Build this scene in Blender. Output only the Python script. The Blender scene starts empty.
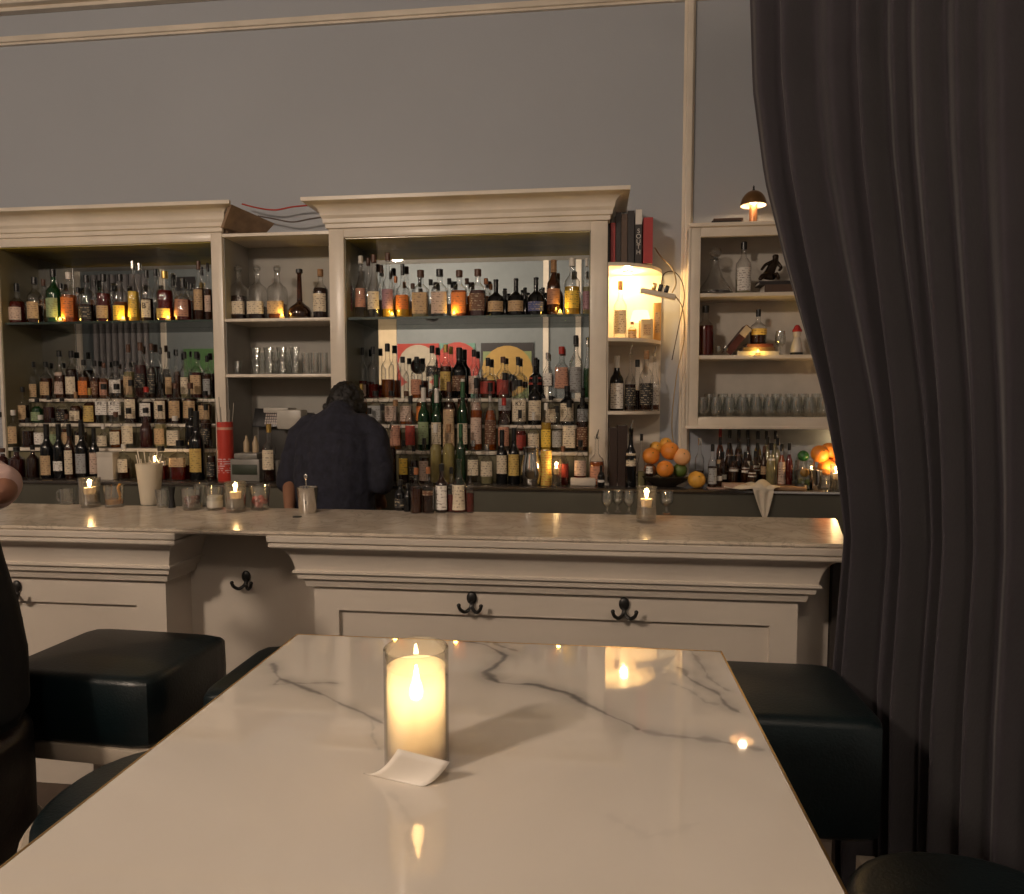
import bpy, bmesh, math, random
import numpy as np
from mathutils import Vector, Matrix
random.seed(7)
R = math.radians
S = bpy.context.scene
COL = S.collection

# ------------------------------------------------------------------ camera, world, exposure, lights
W_, H_, F_ = 1024.0, 894.0, 686.0
CAM = Vector((0, 0, 1.5)); YAW = R(6.65); PITCH = R(3.67)
cd = bpy.data.cameras.new('camera'); cam = bpy.data.objects.new('camera', cd); COL.objects.link(cam)
cam.location = CAM; cam.rotation_euler = (R(90) - PITCH, 0, YAW)
cd.sensor_fit = 'HORIZONTAL'; cd.sensor_width = 36; cd.lens = 36 * F_ / W_; cd.clip_start = .02
S.camera = cam
w = bpy.data.worlds.new('world'); S.world = w; w.use_nodes = True
w.node_tree.nodes['Background'].inputs[0].default_value = (.9, .75, .6, 1)
w.node_tree.nodes['Background'].inputs[1].default_value = .02
S.view_settings.view_transform = 'Standard'; S.view_settings.look = 'None'
S.view_settings.exposure = 0.27; S.view_settings.gamma = 1; S.view_settings.use_curve_mapping = False
try:
    S.cycles.transparent_max_bounces = 40; S.cycles.max_bounces = 8; S.cycles.caustics_reflective = False
    S.cycles.caustics_refractive = False; S.cycles.sample_clamp_indirect = 4
except Exception: pass

def light(kind, name, loc, power, color, size=.1, target=None, **kw):
    d = bpy.data.lights.new(name, kind); d.energy = power; d.color = color
    if kind == 'AREA': d.shape = 'DISK'; d.size = size
    else: d.shadow_soft_size = size
    for k, v in kw.items(): setattr(d, k, v)
    o = bpy.data.objects.new(name, d); COL.objects.link(o); o.location = loc
    if target is not None: o.rotation_euler = (Vector(target) - Vector(loc)).to_track_quat('-Z', 'Y').to_euler()
    return o
WARM = (1.0, .76, .50)
LAMPS = [(-3.0, -1.9, 3.88, 350), (.2, -2.0, 3.88, 66), (-7.0, -1.8, 3.88, 66)]
for k, (lx, ly, lz, pw) in enumerate(LAMPS):
    light('POINT', 'ceiling_lamp_light', (lx, ly, lz), pw, (1.0, .80, .635), .20)

# ------------------------------------------------------------------ geometry of the photograph
CY, SY, CP, SP = math.cos(YAW), math.sin(YAW), math.cos(PITCH), math.sin(PITCH)
FW = Vector((-SY * CP, CY * CP, -SP)); RT = Vector((CY, SY, 0)); UP = RT.cross(FW)
def ray(px, py): return FW + RT * ((px - W_ / 2) / F_) + UP * ((H_ / 2 - py) / F_)
def atY(px, py, Y): r = ray(px, py); return CAM + r * ((Y - CAM.y) / r.y)
def atZ(px, py, Z): r = ray(px, py); return CAM + r * ((Z - CAM.z) / r.z)
def proj(p):
    v = Vector(p) - CAM; d = v.dot(FW)
    return (W_ / 2 + F_ * v.dot(RT) / d, H_ / 2 - F_ * v.dot(UP) / d, d)
def zY(px, py, Y): return atY(px, py, Y).z
def xY(px, py, Y): return atY(px, py, Y).x

# ------------------------------------------------------------------ materials
MATS = {}
def _new(name):
    m = bpy.data.materials.new(name); m.use_nodes = True; nt = m.node_tree; nt.nodes.clear()
    out = nt.nodes.new('ShaderNodeOutputMaterial'); return m, nt, out
def mat(name, col, rough=.5, metal=0, var=.08, scale=8, bump=0, bscale=40, spec=.5, coat=0, sheen=0, emit=None, estr=0):
    if name in MATS: return MATS[name]
    m, nt, out = _new(name); N = nt.nodes.new; L = nt.links.new
    b = N('ShaderNodeBsdfPrincipled'); L(b.outputs[0], out.inputs[0])
    tc = N('ShaderNodeTexCoord'); no = N('ShaderNodeTexNoise'); no.inputs['Scale'].default_value = scale; no.inputs['Detail'].default_value = 5
    L(tc.outputs['Object'], no.inputs['Vector'])
    cr = N('ShaderNodeValToRGB'); e = cr.color_ramp.elements; e[0].position = .3; e[1].position = .7
    e[0].color = tuple(c * (1 - var) for c in col) + (1,); e[1].color = tuple(min(1, c * (1 + var)) for c in col) + (1,)
    L(no.outputs['Fac'], cr.inputs[0]); L(cr.outputs[0], b.inputs['Base Color'])
    b.inputs['Roughness'].default_value = rough; b.inputs['Metallic'].default_value = metal
    b.inputs['Specular IOR Level'].default_value = spec; b.inputs['Coat Weight'].default_value = coat
    b.inputs['Sheen Weight'].default_value = sheen
    if emit: b.inputs['Emission Color'].default_value = tuple(emit) + (1,); b.inputs['Emission Strength'].default_value = estr
    if bump:
        n2 = N('ShaderNodeTexNoise'); n2.inputs['Scale'].default_value = bscale; n2.inputs['Detail'].default_value = 4
        L(tc.outputs['Object'], n2.inputs['Vector'])
        bp = N('ShaderNodeBump'); bp.inputs['Strength'].default_value = bump; bp.inputs['Distance'].default_value = .01
        L(n2.outputs['Fac'], bp.inputs['Height']); L(bp.outputs[0], b.inputs['Normal'])
    MATS[name] = m; return m
def glass(name, tint=(1, 1, 1), diff=0.0, gloss=.10, rough=.03, edge=.35):
    """thin-walled glass: tinted see-through, fresnel highlights, a little haze"""
    if name in MATS: return MATS[name]
    m, nt, out = _new(name); N = nt.nodes.new; L = nt.links.new
    t = N('ShaderNodeBsdfTransparent'); t.inputs[0].default_value = tuple(tint) + (1,)
    g = N('ShaderNodeBsdfGlossy'); g.inputs['Roughness'].default_value = rough
    d = N('ShaderNodeBsdfDiffuse'); d.inputs[0].default_value = tuple(min(1, c * .9) for c in tint) + (1,)
    fr0 = N('ShaderNodeLayerWeight'); fr0.inputs['Blend'].default_value = .5; fr = N('ShaderNodeMath'); fr.operation = 'POWER'; fr.inputs[1].default_value = 2.6; L(fr0.outputs['Facing'], fr.inputs[0])
    ad = N('ShaderNodeMath'); ad.operation = 'MULTIPLY_ADD'; ad.inputs[1].default_value = .85; ad.inputs[2].default_value = gloss * .7; ad.use_clamp = True
    L(fr.outputs[0], ad.inputs[0])
    tm = N('ShaderNodeMix'); tm.data_type = 'RGBA'; L(fr.outputs[0], tm.inputs[0]); tm.inputs[6].default_value = tuple(tint) + (1,); tm.inputs[7].default_value = tuple(c * edge for c in tint) + (1,); L(tm.outputs[2], t.inputs[0])
    m1 = N('ShaderNodeMixShader'); m1.inputs[0].default_value = diff; L(t.outputs[0], m1.inputs[1]); L(d.outputs[0], m1.inputs[2])
    m2 = N('ShaderNodeMixShader'); L(ad.outputs[0], m2.inputs[0]); L(m1.outputs[0], m2.inputs[1]); L(g.outputs[0], m2.inputs[2])
    L(m2.outputs[0], out.inputs[0]); MATS[name] = m; return m
def liquid_mat(name, col, see=.45):
    if name in MATS: return MATS[name]
    m, nt, out = _new(name); N = nt.nodes.new; L = nt.links.new
    t = N('ShaderNodeBsdfTransparent'); t.inputs[0].default_value = tuple(min(1, c ** .5) for c in col) + (1,)
    b = N('ShaderNodeBsdfPrincipled'); b.inputs['Base Color'].default_value = tuple(col) + (1,); b.inputs['Roughness'].default_value = .08
    tr = N('ShaderNodeBsdfTranslucent'); tr.inputs[0].default_value = tuple(col) + (1,)
    m0 = N('ShaderNodeMixShader'); m0.inputs[0].default_value = .4; L(b.outputs[0], m0.inputs[1]); L(tr.outputs[0], m0.inputs[2])
    m1 = N('ShaderNodeMixShader'); m1.inputs[0].default_value = see; L(m0.outputs[0], m1.inputs[1]); L(t.outputs[0], m1.inputs[2])
    L(m1.outputs[0], out.inputs[0]); MATS[name] = m; return m
def label_mat(name, col, ink=(.12, .08, .06), amount=.5, scale=60):
    if name in MATS: return MATS[name]
    m, nt, out = _new(name); N = nt.nodes.new; L = nt.links.new
    b = N('ShaderNodeBsdfPrincipled'); b.inputs['Roughness'].default_value = .6; L(b.outputs[0], out.inputs[0])
    tc = N('ShaderNodeTexCoord'); sx = N('ShaderNodeSeparateXYZ'); L(tc.outputs['Object'], sx.inputs[0])
    def mth(op, a, b=None, c=None):
        n = N('ShaderNodeMath'); n.operation = op; L(a, n.inputs[0])
        if b is not None:
            if hasattr(b, 'links'): L(b, n.inputs[1])
            else: n.inputs[1].default_value = b
        return n.outputs[0]
    fz = mth('FRACT', mth('MULTIPLY', sx.outputs[2], 75.0)); ln = mth('GREATER_THAN', fz, .52)
    no = N('ShaderNodeTexNoise'); no.inputs['Scale'].default_value = scale * 1.6; no.inputs['Detail'].default_value = 2; L(tc.outputs['Object'], no.inputs['Vector'])
    nk = mth('GREATER_THAN', no.outputs['Fac'], .60 - .12 * amount)
    f = mth('MULTIPLY', mth('MULTIPLY', ln, nk), .62)
    mx = N('ShaderNodeMix'); mx.data_type = 'RGBA'; L(f, mx.inputs[0]); mx.inputs[6].default_value = tuple(col) + (1,); mx.inputs[7].default_value = tuple(ink) + (1,)
    L(mx.outputs[2], b.inputs['Base Color']); MATS[name] = m; return m
def flame_mat(name, col, s):
    if name in MATS: return MATS[name]
    m, nt, out = _new(name); e = nt.nodes.new('ShaderNodeEmission'); e.inputs[0].default_value = tuple(col) + (1,); e.inputs[1].default_value = s
    nt.links.new(e.outputs[0], out.inputs[0]); MATS[name] = m; return m
def translucent(name, col, see=.2, tr=.8):
    if name in MATS: return MATS[name]
    m, nt, out = _new(name); N = nt.nodes.new; L = nt.links.new
    t = N('ShaderNodeBsdfTransparent'); t.inputs[0].default_value = tuple(col) + (1,)
    a = N('ShaderNodeBsdfTranslucent'); a.inputs[0].default_value = tuple(col) + (1,)
    d = N('ShaderNodeBsdfDiffuse'); d.inputs[0].default_value = tuple(col) + (1,)
    m0 = N('ShaderNodeMixShader'); m0.inputs[0].default_value = tr; L(d.outputs[0], m0.inputs[1]); L(a.outputs[0], m0.inputs[2])
    m1 = N('ShaderNodeMixShader'); m1.inputs[0].default_value = see; L(m0.outputs[0], m1.inputs[1]); L(t.outputs[0], m1.inputs[2])
    L(m1.outputs[0], out.inputs[0]); MATS[name] = m; return m

WALL = mat('wall_paint', (.42, .445, .485), .75, var=.04, scale=.8, bump=.05, bscale=60)
CREAM = mat('cream_paint', (.78, .70, .59), .30, var=.10, scale=4, bump=.04)
BARP = mat('bar_paint', (.60, .535, .46), .42, var=.05, scale=3, bump=.05)
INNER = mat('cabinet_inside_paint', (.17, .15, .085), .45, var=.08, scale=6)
NOOKP = mat('nook_back_paint', (.36, .345, .31), .6, var=.05)
RAWWOOD = mat('raw_wood', (.28, .19, .12), .8, var=.25, scale=14)
CEIL = mat('ceiling_paint', (.6, .56, .5), .8)
FLOORM = mat('dark_wood_floor', (.05, .032, .022), .5, var=.3, scale=3)
STEEL = mat('steel_front', (.15, .145, .115), .42, metal=.6, var=.08, scale=4)
CHROME = mat('chrome', (.75, .72, .68), .16, metal=1, var=.03)
BRASS = mat('brass', (.72, .48, .2), .28, metal=1, var=.05)
IRON = mat('black_iron', (.012, .011, .01), .4, var=.1)
TEAL = mat('teal_leather', (.003, .0085, .0105), .36, var=.12, scale=20, bump=.12, bscale=160)
BROWNL = mat('brown_leather', (.010, .006, .0045), .45, bump=.1, bscale=120)
PAPER = mat('white_paper', (.8, .75, .68), .8)
BLACKP = mat('black_plastic', (.012, .012, .013), .35)
SHIRT = mat('navy_shirt_cloth', (.012, .013, .025), .9, var=.35, scale=30, bump=.3, bscale=60)
SKIN = mat('skin', (.22, .105, .06), .55, var=.06)
SKIN2 = mat('skin_lighter', (.30, .14, .09), .5, var=.06)
HAIR = mat('black_hair', (.006, .005, .005), .6, var=.3, scale=60, bump=.5, bscale=90)
PINK = mat('pink_cloth', (.60, .42, .39), .9, bump=.2, bscale=30)
BLACKC = mat('black_cloth', (.006, .006, .007), .9, bump=.2, bscale=30)
GL = glass('clear_glass'); GLT = glass('tumbler_glass', (.98, .99, .98), .01, .26, edge=.8)
GSHELF = glass('green_shelf_glass', (.35, .5, .42), .12, .2)
MIRROR = mat('mirror_silver', (.80, .82, .80), .01, metal=1, var=.01)
FLAME = flame_mat('candle_flame', (1, .62, .25), 60)
AMBERLED = flame_mat('tea_light_glow', (1, .62, .09), 6)
WAX = translucent('white_wax', (.95, .85, .68), .0, .5)

def _marble(name, base, veincol, attr=False, rough=.08, vs=3.0, warm=(.5, .47, .43)):
    m, nt, out = _new(name); N = nt.nodes.new; L = nt.links.new
    b = N('ShaderNodeBsdfPrincipled'); L(b.outputs[0], out.inputs[0]); b.inputs['Roughness'].default_value = rough
    tc = N('ShaderNodeTexCoord')
    no = N('ShaderNodeTexNoise'); no.inputs['Scale'].default_value = vs; no.inputs['Detail'].default_value = 8; no.inputs['Distortion'].default_value = 1.2
    L(tc.outputs['Object'], no.inputs['Vector'])
    cr = N('ShaderNodeValToRGB'); cr.color_ramp.elements[0].position = .35; cr.color_ramp.elements[1].position = .65
    cr.color_ramp.elements[0].color = tuple(warm) + (1,); cr.color_ramp.elements[1].color = tuple(base) + (1,)
    L(no.outputs['Fac'], cr.inputs[0]); last = cr.outputs[0]
    if attr:
        a = N('ShaderNodeAttribute'); a.attribute_name = 'vein'
        mx = N('ShaderNodeMix'); mx.data_type = 'RGBA'; L(a.outputs['Fac'], mx.inputs[0]); L(last, mx.inputs[6]); mx.inputs[7].default_value = tuple(veincol) + (1,)
        last = mx.outputs[2]
    else:
        n2 = N('ShaderNodeTexNoise'); n2.inputs['Scale'].default_value = 5; n2.inputs['Detail'].default_value = 9; n2.inputs['Distortion'].default_value = 2
        L(tc.outputs['Object'], n2.inputs['Vector'])
        sb = N('ShaderNodeMath'); sb.operation = 'SUBTRACT'; sb.inputs[1].default_value = .5; L(n2.outputs['Fac'], sb.inputs[0])
        ab = N('ShaderNodeMath'); ab.operation = 'ABSOLUTE'; L(sb.outputs[0], ab.inputs[0])
        c2 = N('ShaderNodeValToRGB'); c2.color_ramp.elements[0].position = 0; c2.color_ramp.elements[1].position = .035
        c2.color_ramp.elements[0].color = (.55, .55, .55, 1); c2.color_ramp.elements[1].color = (0, 0, 0, 1); L(ab.outputs[0], c2.inputs[0])
        mx = N('ShaderNodeMix'); mx.data_type = 'RGBA'; L(c2.outputs[0], mx.inputs[0]); L(last, mx.inputs[6]); mx.inputs[7].default_value = tuple(veincol) + (1,)
        last = mx.outputs[2]
    L(last, b.inputs['Base Color']); return m
BARMARBLE = _marble('bar_marble', (.64, .56, .46), (.33, .29, .24), rough=.20, vs=6, warm=(.50, .43, .35))
TABLEMARBLE = _marble('table_marble', (.70, .645, .575), (.12, .115, .115), attr=True, rough=.035, vs=2.2, warm=(.64, .585, .515))
TABLEMARBLE.node_tree.nodes['Principled BSDF'].inputs['Coat Weight'].default_value = .6

# ------------------------------------------------------------------ mesh helpers
def obj(name, bm, m, parent=None, smooth=True, auto=R(35), loc=None):
    me = bpy.data.meshes.new(name)
    bmesh.ops.recalc_face_normals(bm, faces=bm.faces)
    if smooth:
        for f in bm.faces: f.smooth = True
        for e in bm.edges:
            if len(e.link_faces) == 2 and e.calc_face_angle(0) > auto: e.smooth = False
    bm.to_mesh(me); bm.free(); me.materials.append(m)
    o = bpy.data.objects.new(name, me); COL.objects.link(o)
    if loc is not None: o.location = loc
    if parent is not None: o.parent = parent
    return o
def tag(o, label, cat, group=None, kind=None):
    n = len(label.split()); assert 4 <= n <= 16, (n, label)
    o['label'] = label; o['category'] = cat
    if group: o['group'] = group
    if kind: o['kind'] = kind
    return o
def thing(name, label, cat, loc=(0, 0, 0), rz=0, group=None):
    o = bpy.data.objects.new(name, None); COL.objects.link(o); o.location = loc; o.rotation_euler = (0, 0, rz)
    o.empty_display_size = .05
    return tag(o, label, cat, group)
def struct(name, bm, m, smooth=False):
    o = obj(name, bm, m, smooth=smooth); o['kind'] = 'structure'; return o
def BM(): return bmesh.new()
def box(bm, x0, x1, y0, y1, z0, z1, bev=0, M=None):
    c = Matrix.Translation(((x0 + x1) / 2, (y0 + y1) / 2, (z0 + z1) / 2)) @ Matrix.Diagonal((x1 - x0, y1 - y0, z1 - z0, 1))
    r = bmesh.ops.create_cube(bm, size=1, matrix=c); vs = r['verts']
    if bev:
        es = list({e for v in vs for e in v.link_edges})
        rr = bmesh.ops.bevel(bm, geom=es, offset=bev, segments=2, affect='EDGES', profile=.5)
        vs = rr['verts'] if False else [v for v in bm.verts if any(f in rr['faces'] for f in v.link_faces)] or vs
    if M is not None: bmesh.ops.transform(bm, matrix=M, verts=[v for v in vs if v.is_valid])
    return vs
def bx(*a, **k): bm = BM(); box(bm, *a, **k); return bm
def lathe(prof, seg=20, n=2.0, flat=1.0, cap=True, bm=None, loc=(0, 0, 0)):
    """prof: (z, r[, exponent]) rings; exponent > 2 squares the section; flat scales depth"""
    bm = bm or BM(); rings = []
    for p in prof:
        z, r = p[0], p[1]; e = p[2] if len(p) > 2 else n
        ring = []
        for i in range(seg):
            a = 2 * math.pi * (i + .5) / seg; c, s = math.cos(a), math.sin(a)
            k = (abs(c) ** e + abs(s) ** e) ** (-1 / e)
            ring.append(bm.verts.new((loc[0] + r * k * c, loc[1] + r * k * s * flat, loc[2] + z)))
        rings.append(ring)
    for a, b in zip(rings, rings[1:]):
        for i in range(seg): bm.faces.new((a[i], a[(i + 1) % seg], b[(i + 1) % seg], b[i]))
    if cap:
        bm.faces.new(rings[0][::-1]); bm.faces.new(rings[-1])
    return bm
def tube(bm, pts, r, seg=8):
    pts = [Vector(p) for p in pts]; rings = []; up = Vector((0, 0, 1))
    rs = r if isinstance(r, (list, tuple)) else [r] * len(pts)
    for i, p in enumerate(pts):
        t = (pts[min(i + 1, len(pts) - 1)] - pts[max(i - 1, 0)]).normalized()
        a = t.cross(up); a = t.cross(Vector((1, 0, 0))) if a.length < .1 else a
        a.normalize(); b = t.cross(a)
        rings.append([bm.verts.new(p + (a * math.cos(2 * math.pi * k / seg) + b * math.sin(2 * math.pi * k / seg)) * rs[i]) for k in range(seg)])
    for a, b in zip(rings, rings[1:]):
        for i in range(seg): bm.faces.new((a[i], a[(i + 1) % seg], b[(i + 1) % seg], b[i]))
    bm.faces.new(rings[0][::-1]); bm.faces.new(rings[-1]); return bm
def smoothpts(pts, n=6):
    pts = [Vector(p) for p in pts]; out = []
    for i in range(len(pts) - 1):
        p0, p1, p2, p3 = pts[max(i - 1, 0)], pts[i], pts[i + 1], pts[min(i + 2, len(pts) - 1)]
        for k in range(n):
            t = k / n
            out.append(.5 * ((2 * p1) + (p2 - p0) * t + (2 * p0 - 5 * p1 + 4 * p2 - p3) * t * t + (3 * p1 - p0 - 3 * p2 + p3) * t ** 3))
    out.append(pts[-1]); return out
def sphere(bm, c, r, sc=(1, 1, 1), seg=14):
    M = Matrix.Translation(c) @ Matrix.Diagonal((sc[0] * r, sc[1] * r, sc[2] * r, 1))
    return bmesh.ops.create_uvsphere(bm, u_segments=seg, v_segments=max(6, seg * 2 // 3), radius=1, matrix=M)['verts']
def crown(x0, x1, yf, yb, prof):
    """moulding wrapped round three sides of a box; prof = (outward, z) from bottom to top"""
    bm = BM(); rings = []
    for o, z in prof:
        rings.append([bm.verts.new(p) for p in ((x0 - o, yb, z), (x0 - o, yf - o, z), (x1 + o, yf - o, z), (x1 + o, yb, z))])
    for a, b in zip(rings, rings[1:]):
        for i in range(4): bm.faces.new((a[i], a[(i + 1) % 4], b[(i + 1) % 4], b[i]))
    bm.faces.new(rings[0][::-1]); bm.faces.new(rings[-1]); return bm
def text(name, body, size, m, loc, parent=None, rot=(R(90), 0, 0), ext=.0006, ax='CENTER', line=1.0):
    c = bpy.data.curves.new(name, 'FONT'); c.body = body; c.size = size; c.extrude = ext; c.align_x = ax; c.align_y = 'CENTER'; c.space_line = line
    o = bpy.data.objects.new(name, c); COL.objects.link(o)
    me = bpy.data.meshes.new_from_object(o.evaluated_get(bpy.context.evaluated_depsgraph_get())); bpy.data.objects.remove(o)
    me.materials.clear(); me.materials.append(m)
    o = bpy.data.objects.new(name, me); COL.objects.link(o); o.location = loc; o.rotation_euler = rot
    if parent: o.parent = parent
    return o
ORD = 'first second third fourth fifth sixth seventh eighth ninth tenth eleventh twelfth thirteenth fourteenth fifteenth sixteenth seventeenth eighteenth nineteenth twentieth twenty-first twenty-second twenty-third twenty-fourth twenty-fifth twenty-sixth twenty-seventh twenty-eighth'.split()

# ------------------------------------------------------------------ the room
YW = 4.30; ZC = 4.12; XL, XR, YR = -10.8, 2.6, -4.3
struct('floor', bx(XL, XR, YR, YW, -.1, 0), FLOORM)
struct('ceiling', bx(XL, XR, YR, YW, ZC, ZC + .1), CEIL)
struct('wall_back', bx(XL, XR, YW, YW + .1, 0, ZC), WALL)
struct('wall_left', bx(XL - .1, XL, YR, YW, 0, ZC), WALL)
struct('wall_right', bx(XR, XR + .1, YR, YW, 0, ZC), WALL)
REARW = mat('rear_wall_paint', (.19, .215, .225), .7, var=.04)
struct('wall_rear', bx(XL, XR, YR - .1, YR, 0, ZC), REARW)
zr = 3.895
b = BM(); box(b, XL, XR, YW - .035, YW, zr - .018, zr + .018, .006); box(b, XL, XR, YW - .02, YW, zr - .032, zr - .018); struct('trim_1', b, CREAM)
b = BM(); box(b, XL, XR, YW - .09, YW, 4.085, ZC, .008); box(b, XL, XR, YW - .05, YW, 4.06, 4.085, .004); struct('trim_2', b, CREAM)
xt = xY(686, 300, YW)
b = BM(); box(b, xt - .02, xt + .016, YW - .045, YW, 0, zr, .006); box(b, xt - .035, xt + .03, YW - .016, YW, 0, zr, .003); struct('trim_3', b, CREAM)

# what the mirrors show: the far side of the room behind the camera
def VX(px, Yv=2 * 4.27 - YR): return (px - 592.1) / F_ * Yv * 1.0
YV = 2 * 4.27 - YR
def rz_(py): return 1.5 + (403 - py) / F_ * YV
for i, px in enumerate((44, 141, 546, 578)):
    x = VX(px); struct('trim_%d' % (4 + i), bx(x - .05, x + .05, YR, YR + .04, 0, ZC), CREAM)
CURT2 = mat('grey_curtain_cloth', (.16, .15, .155), .9)
def drape(x0, x1, y, z0, z1, n, amp):
    bm = BM(); cols = []
    K = n * 8
    for s in (0, 1):
        for i in range(K + 1):
            x = x0 + (x1 - x0) * i / K; yy = y + amp * math.sin(i / 8 * 2 * math.pi) + amp * .3 * math.sin(i * .37) + s * .006
            cols.append((bm.verts.new((x, yy, z0)), bm.verts.new((x, yy, z1))))
    for i in range(K):
        bm.faces.new((cols[i][0], cols[i + 1][0], cols[i + 1][1], cols[i][1]))
        j = i + K + 1; bm.faces.new((cols[j][0], cols[j][1], cols[j + 1][1], cols[j + 1][0]))
    return bm
tag(obj('window_curtain', drape(VX(66), VX(130), YR + .16, .1, ZC - .1, 9, .028), CURT2), 'grey pleated window curtain mirrored behind the left bottle shelves', 'curtain')
ORANGEP = mat('poster_cream', (.62, .5, .33), .7, var=.12, scale=3)
def poster(px0, px1, py0, py1, label, cols, nm):
    x0, x1, z0, z1 = VX(px0), VX(px1), rz_(py1), rz_(py0); y = YR + .03
    t = thing(nm, label, 'poster', ((x0 + x1) / 2, YR, z0), 0, 'posters on the far wall')
    cx = (x0 + x1) / 2; hw = (x1 - x0) / 2; h = z1 - z0
    obj('poster_sheet', bx(-hw, hw, 0.002, .03, 0, h), mat('poster_' + cols[0][0], tuple(v * .55 for v in cols[0][1]), .6), t)
    for k, (n_, c, kind, a) in enumerate(cols[1:]):
        mm = mat('poster_' + n_, tuple(v * .55 for v in c), .6); bm = BM()
        if kind == 'disc':
            u, v, r = a; lathe([(0, r * h), (.004, r * h)], 24, bm=bm)
            bmesh.ops.transform(bm, matrix=Matrix.Translation((u * hw, .031, v * h)) @ Matrix.Rotation(R(-90), 4, 'X'), verts=bm.verts)
        else:
            pts = a; f = [bm.verts.new((u * hw, .033, v * h)) for u, v in pts]; g = [bm.verts.new((u * hw, .030, v * h)) for u, v in pts]
            bm.faces.new(f); bm.faces.new(g[::-1])
            for i in range(len(pts)): bm.faces.new((f[i], g[i], g[(i + 1) % len(pts)], f[(i + 1) % len(pts)]))
        obj('printed_shape', bm, mm, t)
red, teal, crm, gold, dark, grn = (.62, .07, .05), (.20, .42, .33), (.7, .62, .48), (.72, .45, .12), (.05, .045, .05), (.35, .45, .2)
poster(368, 394, 322, 440, 'tall cream sheet hanging at left in the centre mirror reflection', [('cream', (.66, .54, .36))], 'wall_poster')
poster(395, 438, 343, 400, 'red poster with a pale round shape in the centre mirror', [('red', red), ('crm', crm, 'disc', (0, .62, .36)), ('red', red, 'disc', (0, .6, .14)), ('crm', crm, 'poly', [(-1, .2), (-1, 0), (1, 0), (1, .2), (0, .45)])], 'wall_poster')
poster(439, 475, 343, 400, 'teal poster with a red arch in the centre mirror', [('teal', teal), ('red', red, 'disc', (0, .62, .4)), ('crm', crm, 'poly', [(-.6, 0), (.6, 0), (.1, .85), (-.1, .85)])], 'wall_poster')
poster(481, 534, 343, 400, 'dark poster with a big golden disc and green sides in mirror', [('dark', dark), ('grn', grn, 'poly', [(-.92, 0), (.92, 0), (.92, .85), (-.92, .85)]), ('gold', gold, 'disc', (0, .5, .45)), ('crm', crm, 'disc', (.1, .3, .16))], 'wall_poster')
poster(152, 178, 271, 300, 'dark grey picture in the left mirror reflection', [('dark', (.09, .09, .09)), ('grey', (.2, .2, .19), 'poly', [(-.8, .1), (.8, .1), (.8, .5), (-.8, .5)])], 'wall_picture')
poster(163, 201, 346, 420, 'green panel in the left mirror reflection', [('green', (.16, .36, .13))], 'wall_panel')

# ------------------------------------------------------------------ back bar: cabinets, nook, shelves
YC, YM, ZB, YB = 3.95, 4.27, 1.04, 3.72     # cabinet face, mirror, counter height, counter front
zo = 2.468; zt = 2.675
def bcabinet(label, xa, xb, xi0, xi1, zc0, raw_end=False):
    t = thing('back_bar_cabinet', label, 'cabinet', (0, 0, 0), 0, 'cream cabinets of the back bar')
    if xi0 > xa: obj('side_post', bx(xa, xi0, YC, YM - .004, ZB, zc0, .004), CREAM, t)
    obj('side_post', bx(xi1, xb, YC, YM - .004, ZB, zc0, .004), CREAM, t)
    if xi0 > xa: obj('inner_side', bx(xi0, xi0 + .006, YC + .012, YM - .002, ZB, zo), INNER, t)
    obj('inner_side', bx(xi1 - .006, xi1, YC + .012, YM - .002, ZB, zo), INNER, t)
    obj('header', bx(xi0 - .001, xi1 + .001, YC, YM - .004, zo, zc0, .003), CREAM, t)
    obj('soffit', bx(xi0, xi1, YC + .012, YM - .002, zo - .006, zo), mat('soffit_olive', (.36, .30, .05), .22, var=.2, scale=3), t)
    obj('mirror', bx(xa + .01, xb - .01, YM - .002, YM + .012, ZB, zo), MIRROR, t)
    p = [(0, zc0), (.012, zc0 + .002), (.014, zc0 + .025), (.024, zc0 + .03), (.026, zc0 + .052), (.034, zc0 + .066)]
    for k in range(9):
        a = k / 8 * math.pi / 2; p.append((.036 + .072 * (1 - math.cos(a)), zc0 + .07 + (zt - .025 - zc0 - .07) * math.sin(a) ** .9))
    p += [(.116, zt - .022), (.118, zt - .003), (.114, zt)]
    if raw_end:
        bm = BM(); xe = xb + .118
        rings = [[bm.verts.new((xa, YC - o, z)), bm.verts.new((xb + o, YC - o, z))] for o, z in p]
        bk = [[bm.verts.new((xa, YC - o + .018, z)), bm.verts.new((xb + o, YC - o + .018, z))] for o, z in p]
        for a, c in zip(rings, rings[1:]): bm.faces.new((a[0], a[1], c[1], c[0]))
        for a, c in zip(bk, bk[1:]): bm.faces.new((a[0], c[0], c[1], a[1]))
        for j in (0, 1):
            for i in range(len(p) - 1): bm.faces.new((rings[i][j], rings[i + 1][j], bk[i + 1][j], bk[i][j]))
        for i in (0, -1): bm.faces.new((rings[i][0], rings[i][1], bk[i][1], bk[i][0]))
        obj('crown_moulding', bm, CREAM, t, auto=R(20))
        obj('crown_backing', bx(xa, xb + .03, YC + .02, YC + .26, zc0, zt - .03), RAWWOOD, t)
        bm = BM(); q = [(xb + .03, YC - .03, zc0 + .02), (xb + .115, YC - .085, zt - .02), (xb + .24, YC + .2, zt - .06), (xb + .15, YC + .2, zc0 + .005)]
        f = [bm.verts.new(v) for v in q]; g = [bm.verts.new((v[0] - .02, v[1] + .004, v[2])) for v in q]
        bm.faces.new(f); bm.faces.new(g[::-1])
        for i in range(4): bm.faces.new((f[i], g[i], g[(i + 1) % 4], f[(i + 1) % 4]))
        obj('crown_end_board', bm, RAWWOOD, t)
    else:
        obj('crown_moulding', crown(xa, xb, YC, YM, p), CREAM, t, auto=R(20))
    return t
X = lambda px, py=330: xY(px, py, YC)
xl_out, xl_in = X(224), X(213)
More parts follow.
